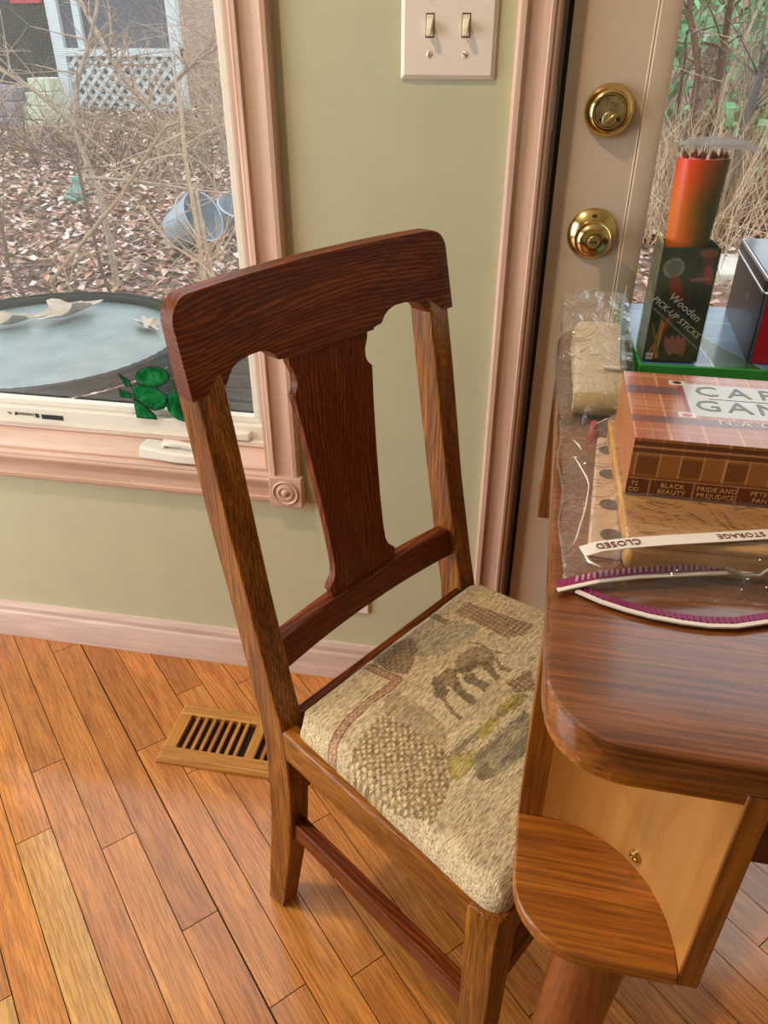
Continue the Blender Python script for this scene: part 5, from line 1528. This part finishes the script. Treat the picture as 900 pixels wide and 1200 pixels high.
for (x, y, m), wh in zip(THX, WHERE):
    mb = MB()
    for i in range(34):
        px_, py_ = x + rg.uniform(-0.5, 0.5), y + rg.uniform(-0.35, 0.35)
        g = float(gz(px_, py_))
        grow(mb, (px_, py_, g - 0.02), (rg.uniform(-0.6, 0.6), rg.uniform(-0.5, 0.5), rg.uniform(0.5, 1.2)), rg.uniform(0.35, 0.75) * (2.0 if 'post' in wh or 'behind' in wh else 1.0), 0.008, 2, rg, 0.55, 5, 0.06, (2, 4), 3)
    tag(mb.build('thicket', m, smooth=60), 'tangled bare thicket ' + wh, 'shrub', 'thickets under the porch')
# dry grass and shrubs seen through the door
DG = [(0.95, 4.6, 0.9, 'twig_straw', 'nearest the door stile'), (1.5, 5.0, 1.0, 'twig_tan', 'behind the sticks package'), (2.1, 5.6, 1.1, 'twig_straw', 'at the right edge behind the tin'), (1.2, 6.6, 1.4, 'twig_grey', 'in the second row above the door lock'), (2.2, 7.2, 1.5, 'twig_brown', 'in the back row at the right')]
for x, y, h, m, wh in DG:
    mb = MB()
    for i in range(150):
        px_, py_ = x + rg.gauss(0, 0.33), y + rg.gauss(0, 0.3)
        g = float(gz(px_, py_))
        grow(mb, (px_, py_, g - 0.02), (rg.uniform(-0.45, 0.45), rg.uniform(-0.4, 0.4), 1), rg.uniform(0.4, 1.0) * h, 0.0055, 1, rg, 0.4, 4, rg.uniform(-0.02, 0.10), (0, 3), 3)
    tag(mb.build('dry_grass_clump', m, smooth=60), 'tall dry grass clump ' + wh, 'grass', 'dry grass outside the door')
# ivy leaves in the upper door view
plain('leaf_green', lin(128, 176, 124), 0.5, noise=0.3, nscale=20)
for cx_, cy_, cz_, rx_, rz_, nl, lab in ((0.86, 5.9, 1.20, 0.30, 0.75, 420, 'pale green leafy shrub above the door lock'), (1.62, 6.4, 1.35, 0.55, 0.55, 460, 'green leafy shrub at the upper right behind the grass'), (1.60, 5.6, 0.55, 0.30, 0.22, 240, 'low bright green shrub at the right behind the tin')):
    root = thing('leafy_shrub', lab, 'shrub', (cx_, cy_, float(gz(cx_, cy_))), 0, 'leafy shrubs outside the door')
    mb, stem = MB(), MB()
    for i in range(12):
        grow(stem, (cx_ + rg.uniform(-0.1, 0.1), cy_, float(gz(cx_, cy_)) - 0.02), (rg.uniform(-0.25, 0.25), rg.uniform(-0.2, 0.2), 1), cz_ + 0.5, 0.014, 1, rg, 0.4, 6, 0, (2, 4), 4)
    for i in range(nl):
        p = Vector((cx_ + rg.gauss(0, rx_ * 0.6), cy_ + rg.gauss(0, 0.25), cz_ + rg.gauss(0, rz_ * 0.5)))
        u_ = Vector((rg.uniform(-1, 1), rg.uniform(-1, 1), rg.uniform(-1, 1))).normalized()
        v_ = u_.orthogonal().normalized()
        s_ = rg.uniform(0.03, 0.075)
        mb.poly([p - u_ * s_, p - v_ * s_ * 0.6, p + u_ * s_, p + v_ * s_ * 0.6], [(0, 1, 2, 3)])
    stem.build('stems', 'twig_grey', root, smooth=60)
    tag(mb.build('foliage', 'leaf_green', root), kind='stuff')
plain('brick_pink', lin(176, 150, 146), 0.9, noise=0.15, nscale=20)
pier = thing('brick_pier', 'small brick pier with white cap outside the door', 'pier', (1.47, 7.1, 0.15))
for r_ in range(12):
    for c in range(2):
        xo = 0.055 * (r_ % 2)
        MB().box(1.33 + 0.112 * c + xo * (c == 0) * 0.0, 1.437 + 0.112 * c, 7.0, 7.22, 0.18 + 0.069 * r_, 0.242 + 0.069 * r_).build('brick', 'brick_pink', pier, bevel=0.004)
MB().box(1.30, 1.58, 6.97, 7.25, 1.010, 1.085).build('cap_stone', 'porch_white_cap', pier, bevel=0.012)
SAP = [([(1.23, 5.5, 0.0), (1.21, 5.5, 0.81), (1.2, 5.5, 1.01), (1.19, 5.5, 1.22), (1.15, 5.5, 1.8), (1.2, 5.5, 2.6)], 0.030, 'twig_brown', 'dark sapling trunk in front of the brick pier'),
       ([(1.06, 5.3, 0.0), (1.03, 5.3, 0.88), (0.95, 5.3, 1.1), (0.9, 5.3, 1.21), (0.8, 5.3, 1.8), (0.82, 5.3, 2.4)], 0.026, 'twig_brown', 'crooked dark sapling nearest the door lock'),
       ([(1.34, 5.0, -0.1), (1.35, 5.0, 0.65), (1.37, 5.0, 0.85), (1.42, 5.0, 1.06), (1.55, 5.0, 1.7), (1.6, 5.0, 2.3)], 0.036, 'bark_dark', 'thick grey leaning trunk at the right edge of the door view'),
       ([(1.19, 5.2, 0.0), (1.21, 5.2, 0.81), (1.27, 5.2, 1.06), (1.32, 5.2, 1.28), (1.5, 5.2, 2.0)], 0.014, 'twig_grey', 'thin sapling leaning right past the brick pier'),
       ([(0.99, 5.6, 0.0), (0.97, 5.6, 0.83), (0.95, 5.6, 1.15), (0.93, 5.6, 2.0)], 0.014, 'twig_brown', 'thin upright sapling beside the door stile')]
for pth, r_, m, lb in SAP:
    mb = MB()
    mb.tube(pth, [r_ * (1 - 0.5 * i / len(pth)) for i in range(len(pth))], 8)
    for i in range(16):
        j_ = rg.randint(1, len(pth) - 1)
        grow(mb, pth[j_], (rg.uniform(-1, 1), rg.uniform(-0.6, 0.6), rg.uniform(0, 1)), rg.uniform(0.3, 0.7), r_ * 0.25, 1, rg, 0.5, 4, 0.03, (1, 3), 3)
    tag(mb.build('sapling', m, smooth=60), lb, 'tree', 'saplings outside the door')
plain('pale_stone', lin(206, 200, 188), 0.9, noise=0.12, nscale=12, bump=0.4, bdist=0.01)
tag(MB().loft([[(x, y, z) for x, y in rrect(1.02, 1.34, 3.75, 4.25, 0.03)] for z in (-0.25, -0.10)]).build('stone_slab', 'pale_stone', bevel=0.015), 'pale flat stone slab outside the door behind the sticks package', 'stone')

# ---- lattice porch
plain('porch_white', lin(206, 216, 220), 0.6, noise=0.05, nscale=10)
plain('porch_dark', lin(86, 88, 100), 0.7, noise=0.15, nscale=3)
PY = 8.6
porch = thing('lattice_porch', 'white screened porch with lattice skirting beyond the shrubs', 'porch', (-4.95, PY, 0.28))
bx('post', 'porch_white', porch, -5.76, -5.62, PY - 0.05, PY + 0.05, 0.15, 2.6)
bx('post', 'porch_white', porch, -4.29, -4.17, PY - 0.05, PY + 0.05, 0.15, 2.6)
bx('post', 'porch_white', porch, -5.44, -5.36, PY - 0.04, PY + 0.04, 0.92, 2.6)
bx('top_rail', 'porch_white', porch, -5.62, -4.17, PY - 0.06, PY + 0.06, 0.865, 0.945)
bx('bottom_rail', 'porch_white', porch, -5.62, -4.29, PY - 0.04, PY + 0.04, 0.20, 0.27)
bx('screen_panel', 'porch_dark', porch, -5.62, -4.29, PY + 0.02, PY + 0.03, 0.945, 2.6)
plain('backing_dim', lin(128, 122, 124), 0.8)
bx('backing', 'backing_dim', porch, -5.62, -4.29, PY + 0.25, PY + 0.27, 0.2, 0.92)
LX0, LX1, LZ0, LZ1 = -5.61, -4.30, 0.24, 0.88
for dirn, yo in ((1, -0.018), (-1, 0.0)):
    c0 = LX0 - (LZ1 - LZ0) if dirn > 0 else LX0
    for i in range(15):
        xa = c0 + i * 0.140
        p0, p1 = (xa, LZ0), (xa + dirn * (LZ1 - LZ0), LZ1)
        if dirn < 0:
            p0, p1 = (xa, LZ0), (xa - (LZ1 - LZ0), LZ1)
        t0, t1 = 0.0, 1.0
        dx = p1[0] - p0[0]
        lo_, hi_ = sorted(((LX0 - p0[0]) / dx, (LX1 - p0[0]) / dx))
        t0, t1 = max(0, lo_), min(1, hi_)
        if t1 - t0 < 0.05:
            continue
        a = (p0[0] + dx * t0, p0[1] + (LZ1 - LZ0) * t0)
        b = (p0[0] + dx * t1, p0[1] + (LZ1 - LZ0) * t1)
        hw = 0.029
        MB().prism([(a[0] - hw, a[1]), (a[0] + hw, a[1]), (b[0] + hw, b[1]), (b[0] - hw, b[1])], 'y', PY + yo - 0.008, PY + yo + 0.008).build('lattice_slat', 'porch_white', porch)
plain('shed_dark', lin(40, 42, 44), 0.8, noise=0.2, nscale=4)
sd = thing('dark_shed', 'dark shed wall left of the porch with a red strip', 'shed', (-6.6, 9.2, 0.3))
bx('wall', 'shed_dark', sd, -8.2, -5.8, 9.0, 9.6, 0.2, 2.6)
bx('red_strip', 'red_plastic', sd, -6.45, -6.05, 8.96, 9.0, 1.40, 1.47)
plain('grey_block', lin(150, 140, 150), 0.9, noise=0.15, nscale=14, bump=0.4, bdist=0.01)
plain('green_stone', lin(206, 212, 190), 0.9, noise=0.1, nscale=14, bump=0.4, bdist=0.01)
steps = thing('stone_steps', 'pale stacked stone steps left of the porch', 'steps', (-5.5, 7.5, 0.15))
for i in range(4):
    MB().box(-5.68 + 0.015 * i, -5.32 - 0.02 * i, 7.45 + 0.08 * i, 7.95, 0.14 + 0.135 * i, 0.27 + 0.135 * i).build('step', 'green_stone', steps, bevel=0.012)
wallb = thing('block_wall', 'low mauve grey block wall at the far left of the window view', 'wall', (-5.95, 7.6, 0.2))
for r_ in range(3):
    for c in range(3):
        MB().box(-6.30 + 0.20 * c + 0.05 * (r_ % 2), -6.305 + 0.20 * (c + 1) + 0.05 * (r_ % 2), 7.5, 7.8, 0.16 + 0.15 * r_, 0.305 + 0.15 * r_).build('block', 'grey_block', wallb, bevel=0.01)

# galvanised bucket on its side, tub behind it
plain('galvanised', lin(168, 184, 200), 0.45, 0.35, noise=0.12, nscale=14)
bk = thing('garden_bucket', 'grey metal bucket tipped on its side among the leaves', 'bucket', (-2.25, 4.0, -0.20))
ax = Vector((0.80, -0.25, 0.42)).normalized()
o_ = Vector((-2.40, 4.02, -0.06))
MB().lathe([(0.0001, 0.0), (0.115, 0.0), (0.120, 0.01), (0.165, 0.27), (0.172, 0.275), (0.172, 0.285), (0.160, 0.285), (0.112, 0.015), (0.0001, 0.015)], o_, ax, 32).build('pail', 'galvanised', bk, smooth=40)
hp = o_ + ax * 0.27
u_ = ax.orthogonal().normalized()
w_ = ax.cross(u_)
MB().tube([hp + (u_ * math.cos(R(a)) + w_ * math.sin(R(a))) * 0.172 - ax * 0.0 + Vector((0, -0.10 * math.sin(R(a)), 0)) for a in range(0, 181, 15)], 0.005, 6).build('handle', 'steel', bk, smooth=60)
tb = MB().lathe([(0.0001, 0.0), (0.13, 0.0), (0.17, 0.24), (0.178, 0.245), (0.165, 0.25), (0.125, 0.02), (0.0001, 0.02)], (-2.06, 4.35, -0.14), (0.25, -0.30, 0.92), 32).build('garden_tub', 'galvanised', smooth=40)
tag(tb, 'round grey tub standing just behind the tipped bucket', 'tub')
# small garden figure
plain('verdigris', lin(122, 164, 152), 0.7, noise=0.2, nscale=60, bump=0.3, bdist=0.003)
fg = MB()
fx_, fy_ = -3.645, 4.95
fz_ = float(gz(fx_, fy_)) + 0.02
fg.lathe([(0.055, 0.0), (0.060, 0.02), (0.052, 0.06), (0.038, 0.10), (0.030, 0.125), (0.020, 0.135), (0.030, 0.150), (0.034, 0.170), (0.028, 0.190), (0.0001, 0.198)], (fx_, fy_, fz_ - 0.03), (0, 0, 1), 20)
fg.tube([(fx_ - 0.035, fy_ - 0.01, fz_ + 0.075), (fx_ - 0.055, fy_ - 0.05, fz_ + 0.045), (fx_ - 0.01, fy_ - 0.065, fz_ + 0.05)], [0.014, 0.012, 0.010], 8)
fg.tube([(fx_ + 0.035, fy_ - 0.01, fz_ + 0.075), (fx_ + 0.055, fy_ - 0.05, fz_ + 0.045), (fx_ + 0.01, fy_ - 0.065, fz_ + 0.05)], [0.014, 0.012, 0.010], 8)
fg.tube([(fx_ - 0.03, fy_ - 0.02, fz_ + 0.01), (fx_ - 0.06, fy_ - 0.08, fz_ + 0.02), (fx_ + 0.03, fy_ - 0.09, fz_ + 0.0)], [0.020, 0.016, 0.012], 8)
tag(fg.build('garden_figure', 'verdigris', smooth=50), 'small green seated garden figure among the leaves', 'figurine')
# distant trees behind the yard
tan('bark', (126, 112, 104))
for i, (x, y) in enumerate(((-1.2, 13), (0.6, 12), (2.0, 11.5), (3.2, 13), (-2.6, 14), (4.4, 12), (-4.0, 16), (1.4, 15))):
    mb = MB()
    g = float(gz(x, y))
    grow(mb, (x, y, g - 0.1), (rg.uniform(-0.1, 0.1), 0, 1), 6.5, 0.11, 2, rg, 0.5, 7, 0, (4, 6), 6)
    tag(mb.build('bare_tree', 'bark', smooth=60), 'bare distant tree, number %s from the left beyond the yard' % ('five four six seven three eight one two'.split()[0] if False else ['fourth', 'fifth', 'seventh', 'eighth', 'second', 'ninth', 'first', 'sixth'][i]), 'tree', 'bare trees beyond the yard')
